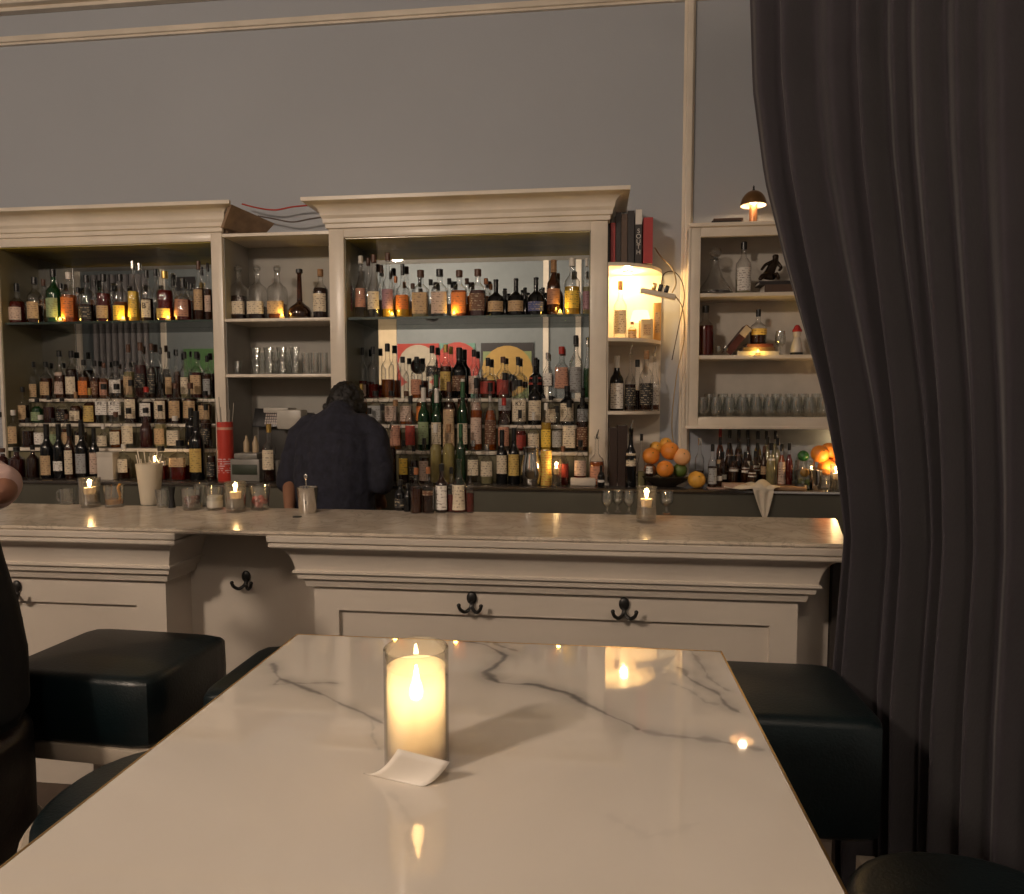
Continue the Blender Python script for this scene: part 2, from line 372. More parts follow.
xc0, xci0, xci1, xc1 = X(330), X(345), X(590), X(607)
zc0 = zY(300 + 60, 228, YC)
bcabinet('left cream mirror-backed cabinet with crown moulding, running off the frame', -3.72, xl_out, -3.70, xl_in, zc0, True)
bcabinet('central cream mirror-backed cabinet with crown moulding behind the bartender', xc0, xc1, xci0, xci1, zc0)
# nook between the two cabinets
zn = zY(277, 232, YC)
t = thing('nook_shelf_unit', 'cream open shelf unit between the two mirror-backed cabinets', 'shelf')
obj('back_panel', bx(xl_out, xc0, YM - .01, YM + .01, ZB, zn), NOOKP, t)
obj('top_board', bx(xl_out, xc0, YC + .005, YM - .01, zn - .018, zn), CREAM, t)
for zz in (zY(277, 318, YC), zY(277, 374, YC)): obj('shelf_board', bx(xl_out + .001, xc0 - .001, YC + .005, YM - .01, zz - .018, zz, .002), CREAM, t)
for s, xx in ((1, xl_out), (-1, xc0)):
    a, c = sorted((xx, xx + s * .005)); obj('side_panel', bx(a + (.0005 if s > 0 else 0), c, YC + .02, YM - .01, ZB, zn - .018), NOOKP, t)
ZN1, ZN2 = zY(277, 317, YC), zY(277, 373, YC)
# glass shelves
ZG = 2.008
for lab, a, c in (('green-edged glass shelf of liquor bottles in the left cabinet', -3.69, xl_in - .008), ('green-edged glass shelf of liquor bottles in the central cabinet', xci0 + .008, xci1 - .008)):
    tag(obj('glass_shelf', bx(a, c, YC + .03, YM - .006, ZG - .014, ZG), GSHELF), lab, 'shelf', 'glass shelves')
# stepped risers
ZS = [zY(500, 451, 4.0), zY(500, 425, 4.06), zY(500, 398.5, 4.13)]
YS = [YC + .005, YC + .095, YC + .185, YM - .012]
for lab, a, c in (('stepped cream riser holding bottles inside the left cabinet', -3.69, xl_in - .008), ('stepped cream riser holding bottles inside the central cabinet', xci0 + .008, xci1 - .008)):
    t = thing('bottle_riser', lab, 'riser', (0, 0, 0), 0, 'bottle risers')
    for k in range(3): 
        obj('step', bx(a, c, YS[k], YS[k + 1] - .001, ZS[k] - .02, ZS[k], .002), CREAM, t)
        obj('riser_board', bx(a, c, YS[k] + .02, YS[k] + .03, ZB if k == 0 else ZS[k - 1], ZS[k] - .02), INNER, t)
# back counter
t = thing('back_counter', 'long dark steel-faced back counter under the bottle shelves', 'counter')
obj('countertop', bx(-3.9, xY(832, 490, YB) + .25, YB - .012, YW - .002, ZB - .022, ZB, .003), mat('counter_top_dark', (.06, .05, .042), .16, var=.1), t)
obj('front_panel', bx(-3.9, 1.5, YB, YB + .03, .1, ZB - .022), STEEL, t)
obj('side_panel', bx(1.47, 1.5, YB + .03, YW - .002, .1, ZB - .022), STEEL, t)
tag(obj('counter_edge_strip', bx(-3.9, 1.5, YB - .018, YB - .0125, ZB - .012, ZB - .001), CHROME), 'thin bright metal strip along the back counter edge', 'trim strip')

# ------------------------------------------------------------------ the bar
YF, ZT = 2.27, 1.05; YP = 2.395; YRC = 2.56
bt = thing('bar_counter', 'long cream panelled bar with grey marble top and crown moulding', 'bar')
bm = BM(); q = [(-3.2, YF), (.81, YF), (.955, 2.79), (-3.2, 2.79)]
lo = [bm.verts.new((x, y, ZT - .016)) for x, y in q]; hi = [bm.verts.new((x, y, ZT)) for x, y in q]
bm.faces.new(hi); bm.faces.new(lo[::-1])
for i in range(4): bm.faces.new((lo[i], lo[(i + 1) % 4], hi[(i + 1) % 4], hi[i]))
bmesh.ops.bevel(bm, geom=list(bm.edges), offset=.006, segments=2, affect='EDGES')
obj('marble_top', bm, BARMARBLE, bt)
def barcrown(x0, x1):
    h = [(0, -.206), (.020, -.204), (.022, -.198), (.028, -.176), (.043, -.171), (.046, -.150), (.058, -.147), (.058, -.139), (.050, -.136)]
    for k in range(9):
        a = k / 8; h.append((.050 + .060 * (a ** 1.8 * .6 + a * .4), -.134 + .088 * math.sin(a * math.pi / 2) ** .85))
    h += [(.114, -.045), (.118, -.040), (.118, -.030), (.109, -.027), (.121, -.022), (.123, -.003), (.118, 0)]
    return crown(x0, x1, YP, YRC, [(o, ZT - .016 + z) for o, z in h])
def section(x0, x1, ppx0, ppx1, ppy):
    obj('crown_moulding', barcrown(x0, x1), BARP, bt, auto=R(20))
    xa, xb = xY(ppx0, 620, YP), xY(ppx1, 620, YP); zt_ = zY((ppx0 + ppx1) / 2, ppy, YP)
    bm = BM()   # face frame with a sunk panel
    box(bm, x0, xa, YP, YRC, .0, ZT - .215); box(bm, xb, x1, YP, YRC, .0, ZT - .215)
    box(bm, xa, xb, YP, YRC, zt_, ZT - .215); box(bm, xa, xb, YP, YRC, 0, .18)
    obj('face_frame', bm, BARP, bt, smooth=False)
    obj('sunk_panel', bx(xa, xb, YP + .018, YP + .03, .18, zt_), BARP, bt, smooth=False)
xs1 = xY(315, 620, YP); xs2 = xY(797, 640, YP); xs0 = xY(166, 600, YP)
section(xs1, xs2, 339, 770, 618)
section(-3.1, xs0, 8, 137, 603)
obj('recessed_back_panel', bx(xs0 - .01, xY(829, 600, YRC), YRC, YRC + .03, 0, ZT - .022), BARP, bt, smooth=False)
obj('recessed_back_panel', bx(-3.1, xs0 - .012, YRC, YRC + .03, 0, ZT - .022), BARP, bt, smooth=False)
tag(obj('bar_end_panel', bx(xY(829, 600, YRC) + .004, xY(829, 600, YRC) + .05, YRC - .02, 2.76, 0, ZT - .024), mat('dark_end', (.05, .04, .035), .7)), 'dark panel closing the right end of the bar', 'panel')
# double coat hooks
def hook(px, py, Y, lab):
    p = atY(px, py, Y); t = thing('coat_hook', lab, 'hook', p, 0, 'black double coat hooks on the bar')
    bm = BM(); v = sphere(bm, (0, -.006, .016), .022, (.85, .45, 1.1)); tube(bm, smoothpts([(0, -.006, .01), (0, -.010, -.01), (0, -.012, -.018)]), .008)
    obj('back_plate', bm, IRON, t)
    for s in (-1, 1):
        bm = BM(); tube(bm, smoothpts([(0, -.010, -.006), (s * .006, -.018, -.020), (s * .020, -.030, -.028), (s * .034, -.040, -.018), (s * .040, -.044, -.004)]), .0065)
        sphere(bm, (s * .040, -.044, -.001), .0075); obj('hook_arm', bm, IRON, t)
hook(18, 590, YP, 'black double coat hook at the far left of the bar')
hook(247, 580, YRC, 'black double coat hook in the recess between bar sections')
hook(472, 602, YP, 'black double coat hook just left above the table candle')
hook(624, 608, YP, 'black double coat hook nearest the right end of the bar')

# ------------------------------------------------------------------ marble table
TX0, TX1, TY0, TY1 = -.569, .237, .28, 1.256
t = thing('marble_table', 'white marble table with grey veins and thin brass edge', 'table')
NX, NY = 400, 480
xs = np.linspace(TX0 + .003, TX1 - .003, NX); ys = np.linspace(TY0 + .003, TY1 - .003, NY)
GX, GY = np.meshgrid(xs, ys)
def tz(px, py): p = atZ(px, py, ZT); return (p.x, p.y)
rng = np.random.RandomState(3)
def wob(x, y):
    s = np.zeros_like(x); c = np.zeros_like(x)
    for k in range(14):
        f = 6 * 1.45 ** k; a = .020 / 1.42 ** k; th = rng.rand() * 6.28; ph = rng.rand(2) * 6.28
        u = x * math.cos(th) + y * math.sin(th)
        s += a * np.sin(f * u + ph[0]); c += a * np.cos(f * u + ph[1])
    return s, c
wx, wy = wob(GX, GY); QX, QY = GX + wx * .8, GY + wy * .8
V = np.zeros_like(GX)
def vein(pts, w, s):
    global V
    P = [tz(*p) for p in pts]; best = np.full_like(GX, 9.0); par = np.zeros_like(GX); n = len(P) - 1
    for i in range(n):
        (ax, ay), (bx_, by) = P[i], P[i + 1]; dx, dy = bx_ - ax, by - ay; l2 = dx * dx + dy * dy
        tt = np.clip(((QX - ax) * dx + (QY - ay) * dy) / l2, 0, 1); d = np.hypot(QX - ax - tt * dx, QY - ay - tt * dy)
        m = d < best; best = np.where(m, d, best); par = np.where(m, (i + tt) / n, par)
    mod = .65 + .5 * np.sin(par * 23 + s * 9) * np.sin(par * 7 + 1)
    V = np.maximum(V, s * np.exp(-(best / (w * 1.8 * np.clip(mod, .3, 1.4))) ** 2) * np.clip(.5 + mod, 0, 1))
    V = np.maximum(V, s * .38 * np.exp(-(best / (w * 4.5)) ** 2) * np.clip(.35 + mod, 0, 1))
vein([(256, 668), (268, 683), (290, 692), (330, 705), (362, 716), (384, 722)], .0042, .8)
vein([(268, 683), (262, 690), (300, 688), (330, 686)], .003, .55)
vein([(362, 716), (368, 730), (376, 745)], .0025, .35)
vein([(455, 638), (482, 642), (498, 650), (484, 668), (500, 677), (530, 680), (560, 690), (590, 706), (625, 728)], .0048, .9)
vein([(512, 645), (490, 640), (470, 638)], .004, .7)
vein([(625, 728), (660, 734), (700, 738), (740, 746), (770, 752)], .0050, .55)
vein([(684, 668), (700, 680), (722, 692), (735, 705), (752, 712)], .0045, .7)
vein([(700, 652), (716, 676), (740, 690)], .003, .45)
vein([(735, 705), (710, 702), (690, 690), (676, 684)], .003, .35)
vein([(390, 790), (405, 820), (400, 850)], .005, .16)
vein([(600, 800), (640, 820), (700, 815)], .006, .10)
V = np.clip(V, 0, 1)
me = bpy.data.meshes.new('marble_top')
verts = [(float(x), float(y), ZT) for x, y in zip(GX.ravel(), GY.ravel())]
idx = np.arange(NX * NY).reshape(NY, NX)
faces = np.stack([idx[:-1, :-1], idx[:-1, 1:], idx[1:, 1:], idx[1:, :-1]], -1).reshape(-1, 4).tolist()
nb = len(verts); ring = list(idx[0, :]) + list(idx[1:, -1]) + list(idx[-1, -2::-1]) + list(idx[-2:0:-1, 0]); ring = [int(i) for i in ring]
verts += [(verts[i][0], verts[i][1], ZT - .02) for i in ring]
for k in range(len(ring)):
    k2 = (k + 1) % len(ring); faces.append([ring[k], nb + k, nb + k2, ring[k2]])
faces.append([nb + k for k in range(len(ring))][::-1])
me.from_pydata(verts, [], faces); at_ = me.attributes.new('vein', 'FLOAT', 'POINT')
at_.data.foreach_set('value', np.concatenate([V.ravel(), np.zeros(len(ring))]).astype('f')); me.materials.append(TABLEMARBLE); me.update()
o = bpy.data.objects.new('marble_top', me); COL.objects.link(o); o.parent = t
bm = BM()
for a in ((TX0, TX0 + .0028, TY0, TY1), (TX1 - .0028, TX1, TY0, TY1), (TX0 + .0028, TX1 - .0028, TY0, TY0 + .0028), (TX0 + .0028, TX1 - .0028, TY1 - .0028, TY1)): box(bm, *a, ZT - .022, ZT + .0004)
obj('brass_edge', bm, BRASS, t, smooth=False)
obj('underframe', bx(TX0 + .06, TX1 - .06, TY0 + .06, TY1 - .06, ZT - .06, ZT - .0205), IRON, t)
cx, cy = (TX0 + TX1) / 2, (TY0 + TY1) / 2
obj('pedestal', lathe([(.02, .045), (ZT - .06, .045)], 24, loc=(cx, cy, 0)), IRON, t)
obj('foot', lathe([(0, .27), (.012, .27), (.03, .06)], 32, loc=(cx, cy, 0)), IRON, t)

# candle on the table, on a paper slip
def candle_big(p, r, h):
    t = thing('candle_holder', 'lit candle in a tall frosted glass cylinder on the marble table', 'candle', p)
    g = BM(); lathe([(0, r * .97), (.003, r), (h, r), (h + .0012, r - .001), (h, r - .0022), (.008, r - .0022)], 48, bm=g, cap=False)
    obj('glass_cylinder', g, glass('holder_glass', (.97, .96, .93), .05, .12), t)
    hl = h * .845
    obj('frosted_liner', lathe([(.004, r - .004), (hl, r - .004)], 48, cap=False), translucent('frosted_liner', (.96, .92, .85), .16, .6), t)
    obj('wax', lathe([(.004, r * .80), (h * .22, r * .80), (h * .23, r * .6)], 32), WAX, t)
    w_ = BM(); tube(w_, [(0, 0, h * .23), (.0005, 0, h * .55)], .0008); obj('wick', w_, BLACKP, t)
    f = lathe([(h * .54, .001), (h * .57, .0065), (h * .61, .009), (h * .67, .0075), (h * .75, .0035), (h * .85, .001)], 14); obj('flame', f, FLAME, t)
    light('POINT', 'candle_light', Vector(p) + Vector((0, 0, h * .62)), .15, (1, .86, .68), .008)
    return t
pc = atZ(417, 763, ZT); xc, yc = pc.x, pc.y; dcen = proj(pc)[2]; rc = 32.0 / F_ * dcen
hc = min((k * .001 for k in range(60, 220)), key=lambda q: abs(proj((xc, yc, ZT + q))[1] - 648))
candle_big(Vector((xc, yc, ZT + .0005)), rc, hc)
fy = yc - rc - .014
q = [Vector((*tz(363, 774), ZT + .0006)), Vector((*tz(421, 787), ZT + .0006)), atY(450, 762, fy + .012), atY(398, 749, fy)]
bm = BM(); f = []
NP = 8
grid = [[None] * (NP + 1) for _ in range(NP + 1)]
for i in range(NP + 1):
    for j in range(NP + 1):
        u, v = i / NP, j / NP; p = (q[0] * (1 - u) + q[1] * u) * (1 - v) + (q[3] * (1 - u) + q[2] * u) * v
        p.z = ZT + .0006 + (p.z - ZT - .0006) * v ** .9 ; grid[i][j] = bm.verts.new(p)
for i in range(NP):
    for j in range(NP): bm.faces.new((grid[i][j], grid[i + 1][j], grid[i + 1][j + 1], grid[i][j + 1]))
o = obj('paper_slip', bm, PAPER); sd = o.modifiers.new('thick', 'SOLIDIFY'); sd.thickness = .0006; sd.offset = 1
tag(o, 'small white paper slip leaning against the foot of the table candle', 'paper')

# ------------------------------------------------------------------ stools
def rbox(hx, hy, h, bev=.06, crownz=.02, round_=False):
    bm = BM(); n = 16
    e = 2.3 if round_ else 11
    lev = []
    for k in range(11):
        a = -math.pi / 2 + math.pi * k / 10
        lev.append((h / 2 + (h / 2 - bev) * (1 if a > 0 else -1 if a < 0 else 0) + bev * math.sin(a), -bev * (1 - math.cos(a))))
    seg = 48; rings = []
    def ringat(z, ins, fac=1):
        r = []
        for i in range(seg):
            a = 2 * math.pi * i / seg; c, s = math.cos(a), math.sin(a); k = (abs(c) ** e + abs(s) ** e) ** (-1 / e)
            r.append(bm.verts.new(((hx + ins) * k * c * fac, (hy + ins) * k * s * fac, z)))
        return r
    for z, ins in lev: rings.append(ringat(z, ins))
    for fac in (.8, .55, .3, .1): rings.append(ringat(h + crownz * (1 - fac ** 2), -bev, fac))
    for a, b_ in zip(rings, rings[1:]):
        for i in range(seg): bm.faces.new((a[i], a[(i + 1) % seg], b_[(i + 1) % seg], b_[i]))
    bm.faces.new(rings[0][::-1]); bm.faces.new(rings[-1]); return bm
FRAMEP = mat('stool_frame_paint', (.42, .36, .29), .5)
def stool(label, x, y, rz, hw=.22, ztop=.76, th=.20, m=TEAL, rnd=False, hy=None, frame=True):
    hy = hy or hw
    t = thing('bar_stool', label, 'stool', (x, y, 0), rz, 'upholstered bar stools')
    obj('seat', rbox(hw * (.95 if rnd else 1), hy * (.95 if rnd else 1), th, min(.03, th * .45), .014, rnd), m, t, loc=(0, 0, ztop - th - .012))
    z0 = ztop - th - .012
    k = hw * (.68 if rnd else .86); ky = hy * (.68 if rnd else .86)
    bm = BM()
    fi = .95 if frame else .55
    if rnd: lathe([(z0 - .08, hw * 1.0), (z0 + .012, hw * 1.03), (z0 + .02, hw * 1.0)], 48, 2.3, bm=bm)
    else: box(bm, -hw * fi, hw * fi, -hy * fi, hy * fi, z0 - .05, z0, .006)
    obj('seat_frame', bm, FRAMEP, t)
    for sx in (-1, 1):
        for sy in (-1, 1):
            obj('leg', bx(sx * k - .022, sx * k + .022, sy * ky - .022, sy * ky + .022, 0, z0 - .05, .003), FRAMEP, t)
    for sy in (-1, 1): obj('stretcher', bx(-k + .022, k - .022, sy * ky - .012, sy * ky + .012, .22, .26), FRAMEP, t)
    for sx in (-1, 1): obj('foot_rail', bx(sx * k - .012, sx * k + .012, -ky + .022, ky - .022, .16, .20), FRAMEP, t)
stool('large square teal leather stool left of the table', -1.405, 1.865, R(-3), .248, ztop=.772, th=.20, hy=.195)
stool('teal leather stool peeking out behind the table near the bar', -.80, 1.81, R(0), .215, ztop=.765, hy=.185)
stool('round-cornered teal stool tucked under the left edge of the table', -.835, 1.19, 0, .20, ztop=.765, rnd=True, th=.05)
stool('square teal leather stool right of the table before the curtain', .485, 1.815, 0, .205, ztop=.775, th=.30, hy=.19, frame=False)
stool('teal stool in the dark at the lower right corner', .58, 1.01, 0, .20, rnd=True, th=.13)
stool('dark brown leather stool under the person in pink', -1.635, 1.40, 0, .27, ztop=.70, th=.30, m=BROWNL, rnd=True)

# ------------------------------------------------------------------ big curtain on the right
EDGE = [(-60, 750), (0, 750), (90, 753), (180, 765), (260, 785), (330, 805), (400, 825), (470, 840), (530, 848), (600, 842), (670, 836), (760, 838), (1000, 845)]
YE = 2.13
def edge_x(z):
    # left hem of the curtain as world X at height z
    pts = [(atY(px, py, YE).z, atY(px, py, YE).x) for py, px in EDGE]; pts.sort()
    if z <= pts[0][0]: return pts[0][1]
    if z >= pts[-1][0]: return pts[-1][1]
    for (z0, x0), (z1, x1) in zip(pts, pts[1:]):
        if z0 <= z <= z1: return x0 + (x1 - x0) * (z - z0) / (z1 - z0)
VELVET = mat('purple_grey_velvet', (.038, .033, .041), .95, var=.1, scale=5, sheen=.15, bump=.1, bscale=90)
def big_curtain():
    NU, NV = 420, 70; zs = [.02 + (3.72 - .02) * k / NV for k in range(NV + 1)]
    B0 = Vector((1.42, 1.42)); grid = []
    ks = []; x = 0
    rr = random.Random(12)
    bnd = [0]
    while bnd[-1] < 1: bnd.append(bnd[-1] + rr.uniform(.032, .075) * (1 + 1.1 * bnd[-1]))
    amps = [rr.uniform(.35, 1.0) for _ in bnd]
    def fold(u):
        for i in range(len(bnd) - 1):
            if bnd[i] <= u < bnd[i + 1]:
                f = (u - bnd[i]) / (bnd[i + 1] - bnd[i]); a = amps[i]
                return a * (math.sin(math.pi * f) ** 2 * (1.15 - .5 * f)) + .05 * math.sin(f * 6.28) * a
        return 0
    for z in zs:
        ex = edge_x(z); A = Vector((ex, YE)); row = []
        d = B0 - A; n = Vector((d.y, -d.x)).normalized()   # towards the room
        if n.y > 0: n = -n
        top = z / 3.7
        for i in range(NU + 1):
            u = i / NU; uu = max(0, u + .012 * math.sin(z * 1.3 + u * 9) * u)
            A_ = Vector((.80, YE)); dd = B0 - A_; p = A_ + dd * u + (A - A_) * (1 - u) ** 2.3 + n * (fold(uu) * .15 * (.75 + .35 * (1 - top)) + .012 * math.sin(u * 90 + z * 1.1) * .5)
            row.append((p.x, p.y, z))
        grid.append(row)
    me = bpy.data.meshes.new('curtain'); n1 = (NU + 1)
    vs = [v for r in grid for v in r]
    fs = [(j * n1 + i, j * n1 + i + 1, (j + 1) * n1 + i + 1, (j + 1) * n1 + i) for j in range(NV) for i in range(NU)]
    me.from_pydata(vs, [], fs); me.materials.append(VELVET)
    for p in me.polygons: p.use_smooth = True
    o = bpy.data.objects.new('velvet_curtain', me); COL.objects.link(o)
    s = o.modifiers.new('thick', 'SOLIDIFY'); s.thickness = .006
    tag(o, 'floor-length purple-grey velvet curtain gathered in deep folds at right', 'curtain')
big_curtain()
bm = BM(); tube(bm, [(.35, 2.2, 3.76), (1.55, 1.34, 3.76)], .018, 12); tag(obj('curtain_rod', bm, BRASS), 'brass rod above the big velvet curtain', 'rod')

# ------------------------------------------------------------------ bottles
LC = {'cream': (.72, .62, .46), 'white': (.80, .76, .70), 'tan': (.52, .36, .20), 'orange': (.75, .22, .04), 'yellow': (.85, .58, .08), 'pink': (.60, .45, .36),
      'red': (.40, .05, .035), 'black': (.02, .02, .02), 'mauve': (.35, .2, .24), 'maroon': (.16, .03, .05), 'green': (.25, .33, .18), 'blue': (.08, .10, .25),
      'grey': (.35, .36, .36), 'copper': (.42, .2, .11), 'coral': (.52, .25, .16), 'brown': (.14, .06, .03), 'gold': (.6, .42, .12)}
LQ = {'amber': (.26, .075, .012), 'dark': (.035, .010, .005), 'red': (.20, .014, .008), 'yellow': (.75, .5, .06), 'orange': (.5, .12, .01), 'pale': (.5, .46, .25),
      'milky': (.52, .44, .17), 'maroon': (.07, .012, .012), 'green': (.02, .12, .03), 'brown': (.10, .03, .012), 'clear': None}
LQW = {'amber': 'amber', 'dark': 'dark', 'red': 'red', 'yellow': 'yellow', 'orange': 'orange', 'pale': 'pale', 'milky': 'cloudy yellow', 'maroon': 'maroon', 'green': 'green', 'brown': 'brown', 'clear': 'clear'}
GT = {'clear': GL, 'green': glass('green_glass', (.05, .30, .10), .10), 'black': mat('black_bottle_glass', (.006, .006, .007), .08), 'brown': glass('brown_glass', (.25, .09, .03), .12), 'frost': glass('frosted_bottle', (.85, .86, .82), .3)}
PROF = {
 'round': [(0, .88), (.02, 1), (.54, 1), (.60, .95), (.66, .66), (.70, .42), (.76, .33), (.93, .31), (.95, .37), (1, .37)],
 'wine':  [(0, .92), (.02, 1), (.52, 1), (.60, .90), (.67, .55), (.73, .40), (.93, .36), (.94, .42), (1, .42)],
 'long':  [(0, .92), (.02, 1), (.44, 1), (.53, .84), (.62, .50), (.72, .34), (.95, .28), (.96, .36), (1, .36)],
 'square': [(0, .88, 5), (.02, .97, 6), (.56, .97, 6), (.62, .88, 4), (.68, .52, 2.5), (.72, .34, 2), (.92, .30, 2), (.94, .38, 2), (1, .38, 2)],
 'squat': [(0, .88), (.03, 1), (.44, 1), (.54, .86), (.60, .50), (.65, .28), (.94, .24), (.95, .30), (1, .30)],
 'onion': [(0, .70), (.04, .95), (.14, 1), (.24, .82), (.31, .42), (.36, .24), (.90, .18), (.93, .26), (1, .26)],
 'dasher': [(0, .9), (.02, 1), (.50, 1), (.60, .85), (.70, .45), (.78, .36), (1, .36)],
}
CAPZ = {'round': .86, 'wine': .78, 'long': .88, 'square': .86, 'squat': .80, 'onion': .93, 'dasher': .84}
def prof_at(P, z):
    for a, c in zip(P, P[1:]):
        if a[0] <= z <= c[0]:
            f = (z - a[0]) / max(1e-6, c[0] - a[0]); ea = a[2] if len(a) > 2 else 2; ec = c[2] if len(c) > 2 else 2
            return a[1] + (c[1] - a[1]) * f, ea + (ec - ea) * f
    return P[-1][1], 2
CAPM = {'black': mat('cap_black', (.012, .012, .012), .3), 'red': mat('cap_red', (.4, .03, .02), .35), 'brown': mat('cap_brown', (.10, .045, .025), .4), 'white': mat('cap_white', (.7, .66, .6), .4),
        'cork': mat('cap_cork', (.35, .2, .1), .8, var=.3, scale=80), 'gold': mat('cap_gold', (.55, .38, .12), .3, metal=.8), 'steel': CHROME, 'green': mat('cap_green', (.03, .10, .04), .4), 'glass': GLT, 'copper': mat('cap_copper', (.45, .18, .08), .35, metal=.5), 'blue': mat('cap_blue', (.04, .06, .2), .4)}
def bottle(label, p, r, h, style='round', liq='amber', fill=.5, cap='black', lab='cream', lz=(.10, .42), tint='clear', group=None, name='liquor_bottle', word=None, parts=True, seg=20):
    t = thing(name, label, 'bottle', p, 0, group)
    P = PROF[style]; PP = [(z * h, c * r) + tuple(e) for z, c, *e in P]
    body = obj('glass_body', lathe(PP, seg), GT[tint], t)
    if LQ.get(liq) and tint in ('clear', 'frost', 'brown', 'green') and fill > 0:
        Z = [.02] + [z for z, *_ in P if .02 < z < fill] + [fill]
        L_ = []
        for z in Z:
            c, e = prof_at(P, z); L_.append((z * h, c * r * .90, e))
        obj('liquid', lathe(L_, 16), liquid_mat('liquor_' + liq, LQ[liq], .12 if liq in ('dark', 'maroon', 'milky') else .35), t)
    if cap:
        cz = CAPZ[style]; c, e = prof_at(P, min(1, cz + .08)); rr = max(c * r * 1.14, .008)
        if cap == 'glass':
            bm = BM(); sphere(bm, (0, 0, h * .98), r * .42); lathe([(h * .86, r * .2), (h * .95, r * .22)], 12, bm=bm); obj('stopper', bm, GLT, t)
        elif cap == 'spout':
            bm = BM(); tube(bm, [(0, 0, h * .95), (0, 0, h * 1.02), (.01, -.004, h * 1.14)], [rr * .8, rr * .5, .003], 8); obj('pour_spout', bm, CHROME, t)
        else: obj('bottle_cap', lathe([(cz * h, rr), (h * 1.0, rr), (h * 1.006, rr * .85)], 16), CAPM[cap], t)
    if lab:
        z0, z1 = lz; bm = BM(); K = 9; A = R(60); cols = []
        for k in range(K + 1):
            a = -math.pi / 2 - A + 2 * A * k / K; col = []
            for z in (z0, z1):
                c, e = prof_at(P, z); c_, s_ = math.cos(a), math.sin(a); kk = (abs(c_) ** e + abs(s_) ** e) ** (-1 / e)
                for q in (1.005, 1.03): col.append(bm.verts.new((c * r * kk * c_ * q, c * r * kk * s_ * q, z * h)))
            cols.append(col)
        for a, c in zip(cols, cols[1:]):
            bm.faces.new((a[1], c[1], c[3], a[3])); bm.faces.new((a[0], a[2], c[2], c[0])); bm.faces.new((a[2], a[3], c[3], c[2])); bm.faces.new((a[0], c[0], c[1], a[1]))
        bm.faces.new((cols[0][0], cols[0][1], cols[0][3], cols[0][2])); bm.faces.new((cols[-1][0], cols[-1][2], cols[-1][3], cols[-1][1]))
        obj('bottle_label', bm, label_mat('label_' + lab, LC[lab], ink=(.6, .5, .35) if lab in ('black', 'blue', 'maroon', 'brown') else (.10, .05, .04)), t)
    return t
inkm = mat('label_ink', (.03, .025, .02), .7)
WORDS = {'second row from back left': [(105, 'ITE', .50, .026), (118, 'KY', .50, .030)], 'second row from back centre': [(519.5, 'KY', .47, .034)], 'left glass shelf': [(148, 'B', .30, .05)]}
def wname(b):
    tint, liq = b[7] if len(b) > 7 else 'clear', b[4]
    if tint == 'black': return 'black glass'
    if tint == 'green': return 'green glass'
    if tint == 'brown': return 'brown glass'
    return LQW[liq]
def row(where, group, Y, Z, items, pybase, name='liquor_bottle'):
    """items: (px, width px, top py, style, liquid, cap, label colour[, tint[, fill[, label span]]])"""
    items = sorted(items, key=lambda b: b[0]); wid = [b[1] for b in items]
    for i in range(len(items) - 1):
        gap = items[i + 1][0] - items[i][0]; s = (wid[i] + wid[i + 1]) / 2
        if s > gap * .97: k = gap * .97 / s; wid[i] *= k; wid[i + 1] *= k
    out = []
    for i, b in enumerate(items):
        px, top, style, liq, cap, lab = b[0], b[2], b[3], b[4], b[5], b[6]
        tint = b[7] if len(b) > 7 and b[7] else 'clear'; fill = b[8] if len(b) > 8 and b[8] is not None else .56
        x = xY(px, pybase, Y); pj = proj((x, Y, Z)); h = (pj[1] - top) * pj[2] / F_ * .995; r = wid[i] / 2 * pj[2] / F_
        col = wname(b); txt = '%s bottle%s%s, %s from left, %s' % (col, ', %s cap' % cap if cap and cap not in ('spout', 'glass') else '', ', %s label' % lab if lab else '', ORD[i], where)
        lz = b[9] if len(b) > 9 else ((.08, .40) if style in ('squat', 'onion') else (.10, .46))
        out.append(bottle(txt, (x, Y, Z), r, h, style, liq, fill, cap, lab, lz, tint, group, name))
        for wpx, wd, wz, wsz in WORDS.get(where, ()):
            if abs(wpx - px) < .6: text('label_word', wd, wsz, inkm, (0, -r * 1.075, wz * h), out[-1], ext=.0005)
    return out

# ---- top glass shelf, central cabinet
YT = 4.06; YT2 = 4.17
row('centre glass shelf', 'bottles on the centre glass shelf', YT, ZG, [
 (349, 10, 257, 'long', 'clear', 'steel', 'maroon', None, 0, (.12, .52)), (361.5, 12, 257, 'long', 'clear', 'white', 'coral', None, 0, (.18, .48)), (374.5, 13, 256, 'long', 'clear', 'brown', 'cream', None, 0, (.14, .42)),
 (388.5, 12.5, 254, 'long', 'yellow', 'brown', 'mauve', None, .3, (.14, .44)), (403, 14, 265, 'squat', 'yellow', 'black', 'orange', None, .4, (.15, .42)), (421, 16, 271, 'square', 'pale', 'brown', 'tan', None, .5, (.07, .52)),
 (440, 16, 270, 'square', 'clear', 'black', 'pink', None, 0, (.07, .52)), (459.5, 15.5, 271, 'square', 'orange', 'brown', 'orange', None, .56, (.07, .52)), (478, 16, 270, 'square', 'maroon', 'brown', 'brown', None, .55, (.12, .48)),
 (496, 17, 280, 'squat', 'dark', 'black', 'tan', 'black', 0, (.12, .40)), (516, 17, 279, 'squat', 'dark', 'black', 'tan', 'black', 0, (.12, .40)), (536, 17, 278, 'squat', 'dark', 'black', 'blue', 'black', 0, (.12, .36)),
 (553.5, 14, 261, 'wine', 'brown', 'cork', 'copper', 'brown', .5, (.20, .48)), (572, 16, 259, 'round', 'yellow', 'white', 'yellow', None, .5, (.12, .42)), (586.5, 8, 259, 'round', 'pale', 'white', 'mauve', None, .5, (.10, .42))], 316)
